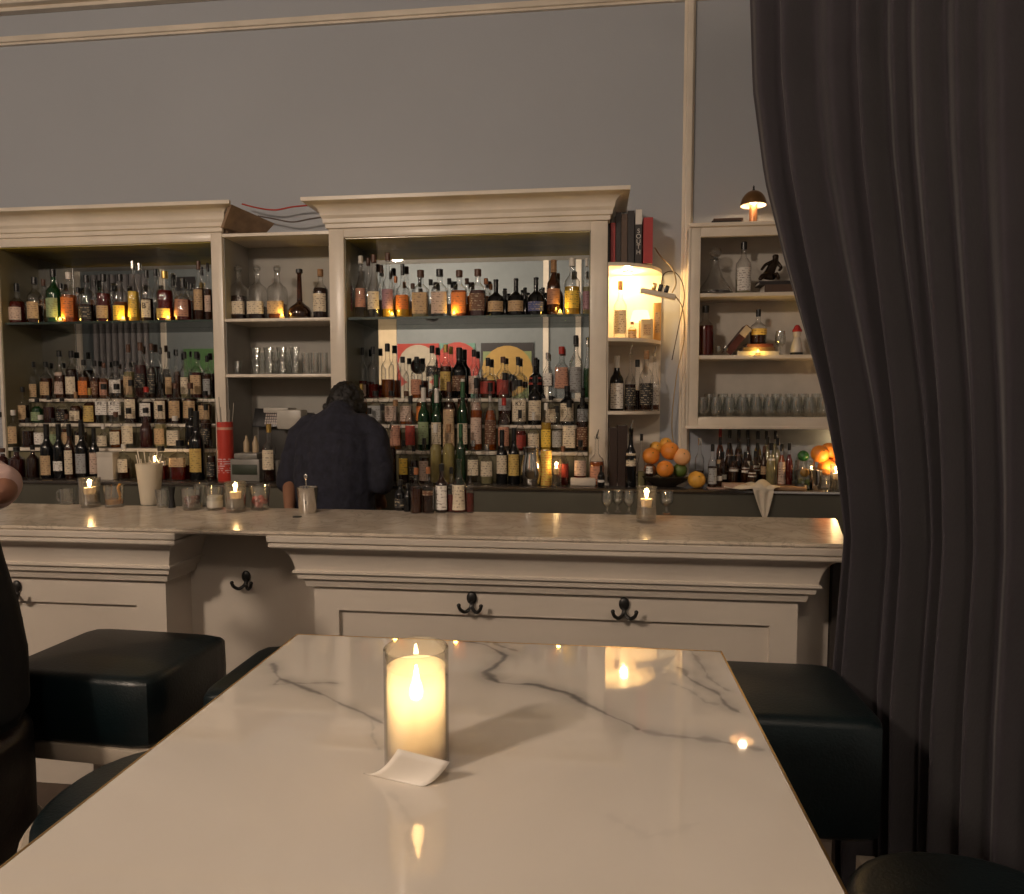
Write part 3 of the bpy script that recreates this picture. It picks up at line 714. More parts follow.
row('second rank of centre glass shelf', 'second rank on the centre glass shelf', YT2, ZG, [
 (369, 10, 259, 'long', 'clear', 'brown', None), (382, 9, 266, 'round', 'clear', 'brown', None), (396, 9, 277, 'round', 'amber', 'copper', None), (413, 11, 284, 'round', 'clear', 'brown', None), (431, 11, 280, 'round', 'clear', 'black', None), (449.5, 11, 279, 'round', 'clear', 'black', None),
 (467, 11, 279, 'round', 'orange', 'brown', None), (486, 11, 279, 'round', 'amber', 'copper', None), (505, 13, 289, 'squat', 'dark', 'black', None, 'black'), (525, 13, 288, 'squat', 'dark', 'black', None, 'black'), (543, 13, 288, 'squat', 'dark', 'black', None, 'black')], 313)
# ---- top glass shelf, left cabinet
row('left glass shelf', 'bottles on the left glass shelf', YT, ZG, [
 (2, 10, 288, 'round', 'dark', 'black', None), (18, 16, 284, 'squat', 'red', 'black', 'pink', None, .55), (36, 14, 278, 'round', 'brown', 'black', 'tan', None, .4), (55, 14, 270, 'round', 'green', 'black', 'green', 'green', .55), (70.5, 15, 273, 'round', 'orange', 'white', 'orange', None, .55, (.1, .5)),
 (88, 15, 276, 'round', 'dark', 'black', 'black', None, .38, (.08, .34)), (105, 14, 275, 'round', 'red', 'black', 'tan', None, .6, (.08, .34)), (121.5, 14, 275, 'round', 'amber', 'black', 'yellow', None, .42, (.03, .34)), (134.5, 11, 262, 'long', 'yellow', 'steel', 'yellow', None, .5, (.08, .50)),
 (148, 11, 271, 'round', 'dark', 'black', 'cream', None, .45, (.08, .42)), (166, 16, 272, 'round', 'red', 'gold', 'gold', None, .62, (.06, .25)), (184, 17, 279, 'squat', 'red', 'black', 'coral', None, .5, (.1, .5)), (200, 13, 262, 'round', 'brown', 'brown', 'tan', None, .55, (.18, .52)), (209, 9, 264, 'round', 'brown', 'black', 'pink', None, .55, (.16, .44))], 319)
row('second rank of left glass shelf', 'second rank on the left glass shelf', YT2, ZG, [
 (10, 9, 289, 'round', 'brown', 'black', None), (27, 10, 287, 'round', 'red', 'black', None), (45, 10, 280, 'round', 'amber', 'brown', 'tan'), (62, 10, 284, 'long', 'clear', 'black', None), (79, 10, 288, 'round', 'dark', 'black', None), (96, 10, 281, 'round', 'amber', 'black', None),
 (113, 10, 286, 'round', 'brown', 'black', None), (141, 10, 264, 'long', 'clear', 'steel', None), (157, 10, 270, 'long', 'clear', 'black', None), (174, 10, 280, 'round', 'dark', 'black', None), (192, 9, 284, 'round', 'amber', 'black', None), (203, 9, 268, 'round', 'dark', 'black', None)], 317)
# ---- nook
row('upper nook shelf', 'decanters and bottles in the nook', YT + .02, ZN1, [
 (239, 17, 268, 'square', 'dark', 'glass', 'cream', None, .45, (.10, .34)), (258, 17, 268, 'square', 'dark', 'glass', 'cream', None, .25, (.10, .34)), (278, 17, 268, 'square', 'amber', 'glass', 'tan', None, .3, (.10, .34)),
 (300, 23, 270, 'onion', 'dark', 'black', None, 'brown', .4), (321, 15, 270, 'round', 'dark', 'cork', 'cream', None, .62, (.14, .50))], 314)
# ---- stepped riser, left
G = 'bottles on the left stepped riser'
row('back row left', G, YS[2] + .055, ZS[2], [
 (21, 12, 351, 'round', 'maroon', 'black', 'cream', None, .5, (.02, .14)), (34, 13, 362, 'round', 'clear', 'black', 'tan', None, .5, (.05, .40)), (47, 11, 362, 'round', 'brown', 'black', 'tan'), (61, 12, 351, 'long', 'brown', 'black', 'pink', None, .5, (.1, .55)), (73, 13, 351, 'round', 'dark', 'black', 'cream', None, .62, (.1, .46)),
 (85, 12, 360, 'round', 'amber', 'black', 'orange'), (96, 11, 361, 'round', 'brown', 'black', 'brown'), (105, 11, 363, 'round', 'amber', 'brown', 'coral'), (117.5, 14, 361, 'round', 'clear', 'black', 'white', None, .4, (.15, .5)), (130, 11, 345, 'round', 'pale', 'brown', 'tan', None, .5, (.08, .42)),
 (142, 13, 343, 'round', 'maroon', 'brown', 'black', None, .6, (.2, .45)), (153, 9, 344, 'long', 'dark', 'brown', 'black'), (162, 9, 348, 'long', 'clear', 'black', None), (170, 12, 352, 'round', 'maroon', 'black', 'tan', None, .35), (178, 9, 350, 'long', 'brown', 'black', None), (186, 11, 352, 'round', 'pale', 'black', 'cream', None, .45), (198, 13, 352, 'square', 'maroon', 'black', 'tan', None, .56, (.1, .5)), (208, 10, 356, 'round', 'brown', 'black', 'grey')], 398)
row('second row from back left', G, YS[1] + .045, ZS[1], [
 (9, 11, 387, 'round', 'brown', 'black', 'tan', None, .5, (.1, .5)), (24, 12, 387, 'round', 'dark', 'black', 'tan', None, .5, (.1, .5)), (38, 11, 399, 'round', 'green', 'black', 'green', None, .7), (50, 11, 396, 'round', 'maroon', 'black', None, None, .6), (63, 11, 398, 'round', 'dark', 'black', 'black'), (77, 12, 392, 'squat', 'brown', 'cork', 'cream'),
 (91, 13, 388, 'squat', 'brown', 'gold', 'gold', None, .6, (.05, .5)), (105, 13, 384, 'square', 'clear', 'black', 'white', None, .3, (.22, .56)), (118, 13, 384, 'square', 'clear', 'black', 'white', None, .3, (.22, .56)), (132.5, 13, 380, 'round', 'dark', 'black', 'cream', None, .6, (.12, .56)), (147.5, 13, 387, 'round', 'dark', 'red', 'white', None, .6, (.2, .56)),
 (162, 13, 383, 'round', 'brown', 'black', 'cream', None, .6, (.12, .56)), (176.5, 13, 383, 'round', 'dark', 'brown', 'tan', None, .62, (.14, .56)), (191.5, 14, 383, 'round', 'dark', 'brown', 'tan', None, .62, (.14, .56)), (206, 13, 391, 'round', 'brown', 'black', 'tan', None, .6, (.14, .56))], 425)
row('third row from back left', G, YS[0] + .045, ZS[0], [
 (3, 10, 412, 'round', 'clear', 'black', None), (15, 12, 410, 'round', 'clear', 'white', 'tan', None, .4, (.1, .56)), (29, 11, 418, 'round', 'dark', 'black', None), (42, 12, 415, 'round', 'clear', 'white', 'white'), (55, 11, 418, 'round', 'pale', 'black', 'green'), (68, 11, 414, 'round', 'brown', 'brown', 'tan'), (82, 11, 420, 'round', 'dark', 'black', 'cream'),
 (104, 14, 424, 'squat', 'clear', 'white', 'cream', None, .3, (.08, .52)), (117, 13, 412, 'round', 'amber', 'brown', 'cream', None, .5), (130, 14, 408, 'round', 'clear', 'black', 'cream', None, .4, (.12, .56)), (147, 13, 408, 'long', 'maroon', 'black', None, None, .8), (161.5, 12, 405, 'round', 'pale', 'black', 'tan'),
 (176, 13, 416, 'square', 'clear', 'white', 'cream', None, .4, (.1, .56)), (192, 12, 408, 'wine', 'dark', 'black', None, 'black'), (207, 11, 404, 'round', 'dark', 'black', 'black')], 451)
row('counter row left', 'bottles on the back counter', YB + .13, ZB, [
 (4, 12, 448, 'round', 'maroon', 'brown', None, None, .8), (18, 15, 447, 'round', 'maroon', 'black', None, None, .85), (34, 11, 445, 'round', 'dark', 'black', None, None, .8), (48.5, 12, 424, 'wine', 'dark', 'black', 'tan', 'black', 0, (.06, .42)), (60.5, 11.5, 424, 'wine', 'dark', 'black', 'white', 'black', 0, (.14, .32)), (71, 10, 424, 'wine', 'dark', 'black', 'cream', 'brown', 0, (.08, .52)),
 (83.5, 12, 424, 'wine', 'dark', 'black', 'grey', 'black', 0, (.10, .46)), (95.5, 9, 428, 'wine', 'dark', 'black', 'pink', 'black', 0, (.1, .52)), (125, 12, 444, 'round', 'dark', 'white', 'cream', None, .3, (.2, .58)), (162, 15, 446, 'square', 'red', 'black', 'white', None, .42, (.44, .57)), (181, 17, 440, 'square', 'red', 'black', 'tan', None, .36, (.34, .57)),
 (198, 14, 411, 'wine', 'dark', 'black', 'gold', 'black', 0, (.12, .46)), (212, 9, 440, 'round', 'dark', 'black', 'black', None, .6)], 482)
# ---- stepped riser, centre
G = 'bottles on the centre stepped riser'
row('back row centre', G, YS[2] + .055, ZS[2], [
 (363, 9, 348, 'round', 'red', 'black', 'pink', None, .35, (.05, .28)), (373.5, 11, 347, 'round', 'red', 'black', None, None, .28), (388, 13, 344, 'round', 'amber', 'black', None, None, .35), (403, 12, 357, 'round', 'clear', 'black', None, None, .2), (417, 12, 357, 'round', 'orange', 'black', 'coral', None, .4), (432.5, 13, 346, 'round', 'clear', 'black', 'black', None, .3, (.42, .62)), (446, 13, 345, 'round', 'brown', 'gold', 'gold', None, .6, (.15, .5)),
 (459.5, 16, 348, 'wine', 'dark', 'black', 'brown', 'black', 0, (.15, .45)), (474, 12, 350, 'round', 'clear', 'black', 'pink', None, .2), (488, 18, 358, 'squat', 'brown', 'black', 'red', None, .45, (.12, .42)), (503, 13, 357, 'round', 'amber', 'brown', 'red', None, .4), (518, 15, 357, 'squat', 'clear', 'black', None, None, .1), (535.5, 18, 358, 'squat', 'dark', 'black', 'red', 'black', 0, (.34, .52)),
 (547.5, 12, 353, 'square', 'clear', 'steel', 'white', None, 0, (.28, .55)), (561.5, 14, 347, 'square', 'clear', 'red', 'coral', None, 0, (.2, .60)), (575.5, 13, 336, 'round', 'clear', 'black', 'grey', None, 0, (.1, .5)), (587, 8, 338, 'long', 'green', 'steel', None, 'clear', .5)], 399)
row('second row from back centre', G, YS[1] + .045, ZS[1], [
 (362, 11, 384, 'round', 'amber', 'gold', 'brown'), (376, 14, 391, 'square', 'clear', 'black', 'grey', None, .3, (.1, .56)), (391.5, 13, 391, 'round', 'clear', 'black', 'pink', None, .4, (.1, .56)), (406.5, 13, 391, 'round', 'orange', 'brown', 'pink', None, .4, (.1, .56)), (422, 11, 385, 'round', 'amber', 'black', 'orange'), (436.5, 12, 375, 'wine', 'green', 'green', None, 'green', .6), (450, 13, 384, 'squat', 'brown', 'black', 'brown'),
 (463, 11, 379, 'round', 'brown', 'white', 'brown'), (476, 12, 376, 'long', 'clear', 'white', 'pink'), (490, 12, 396, 'squat', 'clear', 'white', 'grey'), (505, 14, 373, 'round', 'brown', 'black', 'grey', None, .4, (.28, .5)), (519.5, 14, 380, 'square', 'clear', 'black', 'cream', None, 0, (.08, .56)), (535, 14, 376, 'round', 'dark', 'black', 'cream', 'black', 0, (.1, .5)), (551, 12, 396, 'round', 'brown', 'black', 'cream', None, .6, (.1, .56)),
 (567, 15, 386, 'round', 'dark', 'black', 'cream', 'black', 0, (.1, .56)), (583, 13, 388, 'squat', 'dark', 'black', 'grey', 'black', 0, (.1, .44))], 425)
row('third row from back centre', G, YS[0] + .045, ZS[0], [
 (370, 11, 408, 'round', 'clear', 'black', 'pink'), (383, 11, 404, 'round', 'clear', 'black', 'cream'), (396, 12, 400, 'long', 'amber', 'cork', 'coral', None, .4, (.1, .5)), (411, 11, 396, 'round', 'clear', 'black', 'red'), (424, 12, 388, 'wine', 'green', 'white', 'green', 'green', .6, (.1, .46)), (437, 11, 389, 'wine', 'green', 'white', 'cream', 'green', .6), (449.5, 12, 382, 'square', 'brown', 'brown', 'tan', None, .5, (.04, .60)), (463, 11, 382, 'wine', 'green', 'green', 'cream', 'green', .6, (.1, .4)),
 (476.5, 12, 378, 'round', 'orange', 'black', 'pink'), (490.5, 12, 383, 'long', 'orange', 'black', 'brown', None, .6), (504, 12, 398, 'round', 'clear', 'red', 'coral'), (520, 14, 410, 'squat', 'red', 'black', 'red', None, .5), (533.5, 13, 412, 'squat', 'pale', 'white', 'cream', None, .4, (.08, .46)), (546, 11, 403, 'round', 'yellow', 'white', 'yellow', None, .6), (557, 11, 406, 'round', 'clear', 'black', 'grey'), (569, 13, 400, 'square', 'clear', 'black', 'cream', None, 0, (.08, .50)), (582, 12, 398, 'round', 'dark', 'black', 'brown')], 451)
row('counter row centre', 'bottles on the back counter', YB + .13, ZB, [
 (391, 12, 428, 'round', 'dark', 'spout', None, None, .66), (404, 10, 440, 'round', 'dark', 'black', 'yellow', None, .5, (.2, .58)), (414, 9, 446, 'round', 'dark', 'black', 'black', None, .6), (424.5, 11, 438, 'round', 'dark', 'black', 'pink', None, .56, (.06, .50)), (436, 13, 424, 'round', 'milky', 'white', None, None, .66), (449, 13, 424, 'round', 'milky', 'cork', None, None, .68), (461, 10, 424, 'wine', 'green', 'green', None, 'green', .6),
 (473.5, 12, 440, 'round', 'clear', 'steel', 'cream', None, .3, (.2, .56)), (487, 13, 444, 'round', 'pale', 'steel', 'cream', None, .3, (.2, .58)), (502, 11.5, 430, 'wine', 'dark', 'black', 'cream', 'black', 0, (.2, .54)), (514, 12, 428, 'wine', 'dark', 'black', 'gold', 'black', 0, (.16, .54)), (563, 12, 446, 'round', 'red', 'brown', 'red', None, .5, (.2, .56)), (580, 13, 440, 'round', 'red', 'black', 'pink', None, .4, (.22, .56)), (596.5, 15, 436, 'squat', 'orange', 'spout', 'coral', None, .48, (.1, .4))], 486)
# words on a few labels

# ---- tea lights
def tea(px, py, Y, Z, lab, g='tea lights along the shelves', power=.35, r=.015):
    x = xY(px, py, Y); t = thing('tea_light', lab, 'tea light', (x, Y, Z), 0, g)
    obj('cup', lathe([(0, r * .9), (.002, r), (.012, r)], 18), WAX, t)
    obj('flame', lathe([(.012, .006), (.017, .0085), (.024, .007), (.032, .0015)], 12), AMBERLED, t)
    light('POINT', 'tea_light_glow', (x, Y - .004, Z + .03), power, (1, .60, .10), .012)
YTL = 4.005
for px, wh in ((60, 'before the green bottle'), (123, 'before the yellow-labelled bottle'), (168, 'before the wide red bottle')): tea(px, 316, YTL, ZG, 'glowing yellow tea light on left glass shelf, %s' % wh)
for px, wh in ((392, 'left-hand, before yellow liquor'), (454, 'beside the orange square bottle'), (560, 'beside the tall brown bottle')): tea(px, 314, YTL, ZG, 'glowing yellow tea light on centre glass shelf, %s' % wh)
tea(282, 313, 4.02, ZN1, 'glowing yellow tea light on the upper nook shelf before the decanters')
# ---- glasses
def tumbler(label, p, r, h, group, taper=.86, name='tumbler', goblet=False, cat='glass', seg=18, m=None):
    if goblet:
        bm = lathe([(0, r * .62), (.004, r * .62), (.01, .006), (h * .30, .005), (h * .36, r * .5), (h * .5, r * .92), (h * .68, r), (h, r * .85), (h, r * .85 - .0016), (h * .68, r - .002), (h * .5, r * .9), (h * .38, r * .4)], seg, cap=True)
    else:
        bm = lathe([(0, r * taper), (.002, r * taper), (h, r), (h, r - .0018), (.012, r * taper - .002)] if taper > .65 else [(0, r * .55), (.004, r * .6), (h * .2, r * .9), (h * .45, r), (h, r * .82), (h, r * .79), (h * .45, r * .96), (h * .2, r * .86), (.012, r * .5)], seg)
    o = obj(name, bm, m or GLT); o.location = p; return tag(o, label, cat, group)
wn = (xc0 - xl_out)
ng = 'glasses on the lower nook shelf'
for k, px in enumerate((237, 256, 269, 282, 295)):
    for lv in (0, 1):
        if px == 237 and lv: continue
        x = xY(px, 370, 4.05)
        tumbler('%s rounded glass from left %s on the lower nook shelf' % (ORD[k], 'upper of its pair' if lv else 'standing directly'), (x, 4.05, ZN2 + lv * .081), .031, .08, ng, .7)
for k, px in enumerate((306, 315, 324)):
    tumbler('%s tall straight highball glass from left on lower nook shelf' % ORD[k], (xY(px, 370, 4.03), 4.03, ZN2), .024, .125, ng, .92, name='highball_glass')
for k, px in enumerate((262, 276, 289)):
    tumbler('%s glass in the rear rank of the lower nook shelf' % ORD[k], (xY(px, 370, 4.14), 4.14, ZN2), .03, .14, ng, .8)

# ---- wall shelf on the right
YWS = 4.06
A0, A1 = xY(690, 300, YWS), xY(860, 300, YWS)
zt1, zb1 = zY(740, 224, YWS), zY(740, 428, YWS)
t = thing('wall_shelf', 'cream framed wall shelf unit right of the corner trim', 'shelf')
fw = xY(700, 300, YWS) - A0
bm = BM(); box(bm, A0, A0 + fw, YWS, YWS + .03, zb1, zt1, .004); box(bm, A1 - fw, A1, YWS, YWS + .03, zb1, zt1, .004)
zi1 = zY(740, 236, YWS); zi0 = zY(740, 417, YWS)
box(bm, A0 + fw, A1 - fw, YWS, YWS + .03, zi1, zt1, .004); box(bm, A0 + fw, A1 - fw, YWS, YWS + .03, zb1, zi0 - .004, .004)
obj('face_frame', bm, CREAM, t)
bm = BM(); box(bm, A0 - .014, A0 - .0005, YWS - .006, YWS + .012, zb1, zt1 + .010, .003); box(bm, A0 - .014, A1 + .014, YWS - .014, YWS - .0005, zt1 - .012, zt1 + .010, .003); box(bm, A0 - .014, A1 + .014, YWS - .012, YWS - .0005, zb1 - .006, zb1 + .012, .003)
obj('edge_moulding', bm, CREAM, t)
for xx in (A0 + .002, A1 - .022): obj('side_board', bx(xx, xx + .02, YWS + .03, YW - .001, zb1, zt1 - .001), CREAM, t)
obj('top_board', bx(A0, A1, YWS + .03, YW - .001, zt1, zt1 + .012), CREAM, t)
obj('bottom_board', bx(A0 + .022, A1 - .022, YWS + .03, YW - .001, zb1, zi0), CREAM, t)
ZW = [zY(740, 292.5, YWS + .01), zY(740, 355, YWS + .01), zi0]
for z in ZW[:2]: obj('shelf_board', bx(A0 + fw + .001, A1 - fw - .001, YWS + .01, YW - .001, z - .022, z, .002), CREAM, t)
obj('back_board', bx(A0 + .022, A1 - .022, YW - .008, YW - .0015, zi0, zt1), mat('shelf_back_paint', (.60, .56, .50), .6), t)
Y1 = 4.15
def wpx(px, py=290): return xY(px, py, Y1)
# triangular decanter
t = thing('ship_decanter', 'clear triangular glass decanter with round stopper on the top wall-shelf tier', 'decanter', (wpx(715), Y1, ZW[0]))
hh = 46 / F_ * 4.1
obj('glass_body', lathe([(0, .098), (.012, .10), (.03, .092), (.10, .045), (.15, .026), (.17, .022), (.20, .022), (.205, .032)], 28), glass('decanter_glass', (.93, .92, .9), .04, .2), t)
obj('spirit', lathe([(.004, .092), (.016, .094)], 24), liquid_mat('liquor_dark', LQ['dark']), t)
bm = BM(); sphere(bm, (0, 0, .245), .034, (1, 1, .95), 16); lathe([(.195, .014), (.225, .016)], 12, bm=bm); obj('stopper', bm, glass('decanter_glass'), t)
row('top wall-shelf tier', 'bottles on the wall shelf', Y1, ZW[0], [(743, 15, 243, 'round', 'pale', 'black', 'white', None, .3, (.06, .50)), (744.5 + 14, 4, 282, 'round', 'dark', 'black', None)][:1], 292)
# books + dark statue
def book(label, x0, x1, y0, y1, z0, z1, cm, group, name='book', upright=False, M=None, parent_loc=None, spine=None):
    t = thing(name, label, 'book', ((x0 + x1) / 2, (y0 + y1) / 2, z0), 0, group)
    hx, hy, h = (x1 - x0) / 2, (y1 - y0) / 2, z1 - z0
    bm = BM()
    if upright:
        c = .0025
        box(bm, -hx, -hx + c, -hy, hy, 0, h); box(bm, hx - c, hx, -hy, hy, 0, h); box(bm, -hx + c, hx - c, -hy, -hy + c, 0, h)
        obj('cover', bm, cm, t, smooth=False); obj('pages', bx(-hx + c, hx - c, -hy + c, hy - .005, .004, h - .005), PAPER, t)
    else:
        c = .003
        box(bm, -hx, hx, -hy, hy, 0, c); box(bm, -hx, hx, -hy, hy, h - c, h); box(bm, -hx, hx, -hy, -hy + c, c, h - c)
        obj('cover', bm, cm, t, smooth=False); obj('pages', bx(-hx + .004, hx - .004, -hy + c, hy - .004, c, h - c), PAPER, t)
    if M is not None: t.rotation_euler = M
    return t
DARKB = mat('book_dark', (.03, .025, .025), .5); REDB = mat('book_red', (.42, .03, .03), .45); BRNB = mat('book_brown', (.10, .06, .04), .5); WHB = mat('book_white', (.66, .6, .52), .5)
book('grey-brown book lying under the dark statuette on the wall shelf', wpx(762), wpx(803), 4.09, 4.22, ZW[0], ZW[0] + .045, BRNB, 'books under the statuette')
book('thin dark book lying on top below the statuette', wpx(757) , wpx(790), 4.095, 4.21, ZW[0] + .046, ZW[0] + .066, DARKB, 'books under the statuette')
bronze = mat('dark_bronze', (.035, .022, .014), .3, metal=.6)
def skinmesh(name, verts, edges, radii, m, parent=None, sub=2, root=0):
    me = bpy.data.meshes.new(name); me.from_pydata([tuple(v) for v in verts], edges, []); me.materials.append(m)
    o = bpy.data.objects.new(name, me); COL.objects.link(o); s = o.modifiers.new('skin', 'SKIN'); s.use_smooth_shade = True
    for i, r in enumerate(radii):
        rr = r if isinstance(r, tuple) else (r, r); me.skin_vertices[0].data[i].radius = rr
        me.skin_vertices[0].data[i].use_root = (i == root)
    q = o.modifiers.new('sub', 'SUBSURF'); q.levels = sub; q.render_levels = sub
    if parent: o.parent = parent
    return o
# statuette: a crouched figure leaning over its raised knee
st = [(0, 0, .03), (.012, 0, .062), (.030, 0, .095), (.038, 0, .118), (.036, -.002, .145), (.020, -.012, .104), (-.012, -.018, .088), (-.030, -.018, .060), (-.026, -.03, .03), (-.040, -.032, .008), (.022, -.020, .02), (.040, -.03, .045), (.045, -.03, .008), (.052, .012, .100), (.066, .004, .075), (.05, -.012, .058)]
ed = [(0, 1), (1, 2), (2, 3), (3, 4), (2, 5), (5, 6), (6, 7), (0, 8), (8, 9), (0, 10), (10, 11), (11, 12), (2, 13), (13, 14), (14, 15)]
o = skinmesh('statuette', st, ed, [.022, .019, .021, .011, .021, .010, .008, .007, .013, .009, .013, .010, .009, .010, .008, .007], bronze)
o.location = (wpx(766), 4.14, ZW[0] + .063); o.scale = (1.25, 1.2, 1.12); tag(o, 'dark bronze statuette of a crouching figure on stacked books', 'statuette')
# second tier
row('middle wall-shelf tier', 'bottles on the wall shelf', Y1, ZW[1], [(705, 17, 306, 'round', 'red', 'black', None, None, .60)], 355)
for k, px in enumerate((714, 721)): tumbler('%s small clear cordial glass beside the red bottle' % ('left' if k == 0 else 'right'), (wpx(px + 3, 355), 4.10, ZW[1]), .015, .055, 'small cordial glasses', goblet=True, name='cordial_glass')
t = book('dark red book leaning diagonally against the bottle stack', -.02, .02, -.06, .06, 0, .19, mat('book_darkred', (.07, .015, .012), .5), None, upright=True)
t.location = (wpx(726, 355), 4.15, ZW[1] + .012); t.rotation_euler = (0, R(38), 0)
tg = obj('name_tag', bx(-.021, .019, -.0615, -.0605, .125, .185), mat('tag_cream', (.55, .45, .33), .7), t)
book('cream book lowest of the three under the gold-labelled bottle', wpx(735, 353), wpx(776, 353), 4.085, 4.23, ZW[1], ZW[1] + .022, WHB, 'stacked books on middle tier')
book('brown book in the middle under the gold-labelled bottle', wpx(741, 350), wpx(773, 350), 4.10, 4.22, ZW[1] + .023, ZW[1] + .046, BRNB, 'stacked books on middle tier')
book('dark red book topmost under the gold-labelled bottle', wpx(745, 347), wpx(771, 347), 4.10, 4.22, ZW[1] + .047, ZW[1] + .065, mat('book_darkred', (.1, .02, .02), .5), 'stacked books on middle tier')
bottle('squat dark bottle with gold band standing on stacked books', (wpx(758, 345), 4.155, ZW[1] + .066), .048, .20, 'squat', 'dark', .36, 'black', 'gold', (.26, .44), 'clear', None)
tea(758, 350, 4.067, ZW[1] + .0, 'glowing yellow tea light on the middle wall-shelf tier', power=.5)
tumbler('clear glass carafe beside the red-hatted figurine', (wpx(779, 355), 4.13, ZW[1]), .030, .14, None, .9, name='carafe', cat='carafe', goblet=True)
t = thing('figurine', 'small white ceramic figurine with a red hat on wall shelf', 'figurine', (wpx(795, 355), 4.12, ZW[1]))
wc = mat('white_ceramic', (.6, .55, .5), .3)
obj('body', lathe([(0, .03), (.02, .034), (.06, .028), (.09, .02), (.10, .016), (.115, .022), (.135, .022), (.15, .012)], 18), wc, t)
obj('hat', lathe([(.132, .026), (.14, .027), (.152, .02), (.168, .012), (.172, .004)], 16), REDB, t)
obj('base', lathe([(0, .034), (.014, .036), (.016, .03)], 18), BLACKP, t)
# glasses bottom tier
rng2 = random.Random(5); kx = 0
for rk, (yy, n, p0) in enumerate(((4.12, 10, 702), (4.20, 9, 709))):
    for k in range(n):
        px = p0 + k * 13.4
        tumbler('%s clear rounded glass from left in the %s row, lowest wall-shelf tier' % (ORD[k], 'front' if rk == 0 else 'rear'), (xY(px, 417, yy), yy, ZW[2]), .036, .115 + .02 * rk, 'glasses on the lowest wall-shelf tier', goblet=False, taper=.6)
# on top of wall shelf: books + mushroom lamp
zt1 += .0125
book('thin dark book lying lower on the wall shelf top', xY(710, 222, Y1), xY(739, 222, Y1), 4.08, 4.2, zt1, zt1 + .014, DARKB, 'books on the wall shelf top')
book('thin pale book lying upper on the wall shelf top', xY(712, 222, Y1), xY(741, 222, Y1), 4.09, 4.2, zt1 + .015, zt1 + .030, BRNB, 'books on the wall shelf top')
lp = (xY(753, 222, 4.14), 4.14, zt1)
t = thing('mushroom_lamp', 'small lit brass mushroom lamp on top of the wall shelf', 'lamp', lp)
hs = 40 / F_ * 4.15; rs_ = .072
obj('base', lathe([(0, .045), (.006, .046), (.012, .026)], 24), BRASS, t)
obj('stem', lathe([(.01, .022), (.11, .022)], 20), mat('lamp_stem', (.5, .22, .10), .3, metal=.5), t)
pr = [(.108 + .085 * math.sin(a / 8 * math.pi / 2), rs_ * math.cos(a / 8 * math.pi / 2)) for a in range(9)]
pr[-1] = (.193, .004)
obj('lamp_shade', lathe(pr, 28, cap=False), mat('aged_brass', (.32, .18, .08), .3, metal=.85), t)
obj('shade_lining', lathe([(z - .001 if i else z, max(.002, r - .0025)) for i, (z, r) in enumerate(pr)], 28, cap=False), mat('shade_lining', (.9, .75, .55), .7), t)
bm = BM(); sphere(bm, (0, 0, .212), .006); lathe([(.192, .008), (.205, .005), (.222, .002)], 12, bm=bm); obj('finial', bm, IRON, t)
bm = BM(); sphere(bm, (0, 0, .135), .024, (1, 1, .8)); obj('bulb', bm, flame_mat('lamp_bulb', (1, .72, .42), 7), t)
light('POINT', 'mushroom_lamp_light', Vector(lp) + Vector((0, -.03, .122)), 1.9, (1, .72, .45), .02)

# ---- corner quarter-round shelves right of the central cabinet
XC = xc1 + .002; RC = xY(663, 300, 4.2) - XC
def quarter(z, th, x=XC, r=RC):
    bm = BM(); n = 14; ty = YW - .001
    pts = [(x, ty)] + [(x + r * math.sin(a), ty - (YW - YC - .01) * math.cos(a)) for a in [math.pi / 2 * k / n for k in range(n + 1)]]
    lo = [bm.verts.new((px_, py_, z - th)) for px_, py_ in pts]; hi = [bm.verts.new((px_, py_, z)) for px_, py_ in pts]
    bm.faces.new(hi); bm.faces.new(lo[::-1]); m = len(pts)
    for i in range(m): bm.faces.new((lo[i], lo[(i + 1) % m], hi[(i + 1) % m], hi[i]))
    return bm
t = thing('corner_shelf', 'cream quarter-round corner shelves fixed beside the central cabinet', 'shelf')
ZQ = [zY(635, 263, 4.0), zY(635, 338, 4.0), zY(635, 411, 4.0)]
for z in ZQ: obj('shelf_board', quarter(z, .02), CREAM, t, auto=R(25))
obj('back_board', bx(XC + .006, XC + RC, YW - .012, YW - .0015, ZB, ZQ[0] - .02), CREAM, t)
obj('side_board', bx(XC, XC + .006, YC + .01, YW - .0015, ZB, ZQ[0] - .02), CREAM, t)
light('POINT', 'shelf_lamp_light', (xY(628, 275, 4.14), 4.14, ZQ[0] - .055), 5.0, (1, .66, .28), .02)
t = thing('puck_light', 'glowing puck light under the top corner shelf', 'lamp', (xY(628, 275, 4.14), 4.14, ZQ[0] - .033))
obj('housing', lathe([(.004, .03), (.0125, .03)], 20), CHROME, t); obj('lens', lathe([(0, .024), (.0035, .027)], 20), flame_mat('puck_lens', (1, .75, .4), 14), t)
row('lit corner shelf', 'bottles on the corner shelves', 4.12, ZQ[1], [(620, 13, 282, 'round', 'clear', 'cork', 'cream', None, 0, (.1, .5)), (632, 9, 322, 'round', 'yellow', 'copper', 'tan')], 337)
t = thing('small_shade_lamp', 'tiny glowing shade lamp among the lit corner shelf boxes', 'lamp', (xY(640, 337, 4.2), 4.2, ZQ[1]))
obj('base', lathe([(0, .03), (.006, .03), (.012, .008), (.12, .008)], 16), BRASS, t)
obj('lamp_shade', lathe([(.115, .062), (.18, .045)], 24, cap=False), flame_mat('shade_glow', (1, .66, .28), 2.6), t)
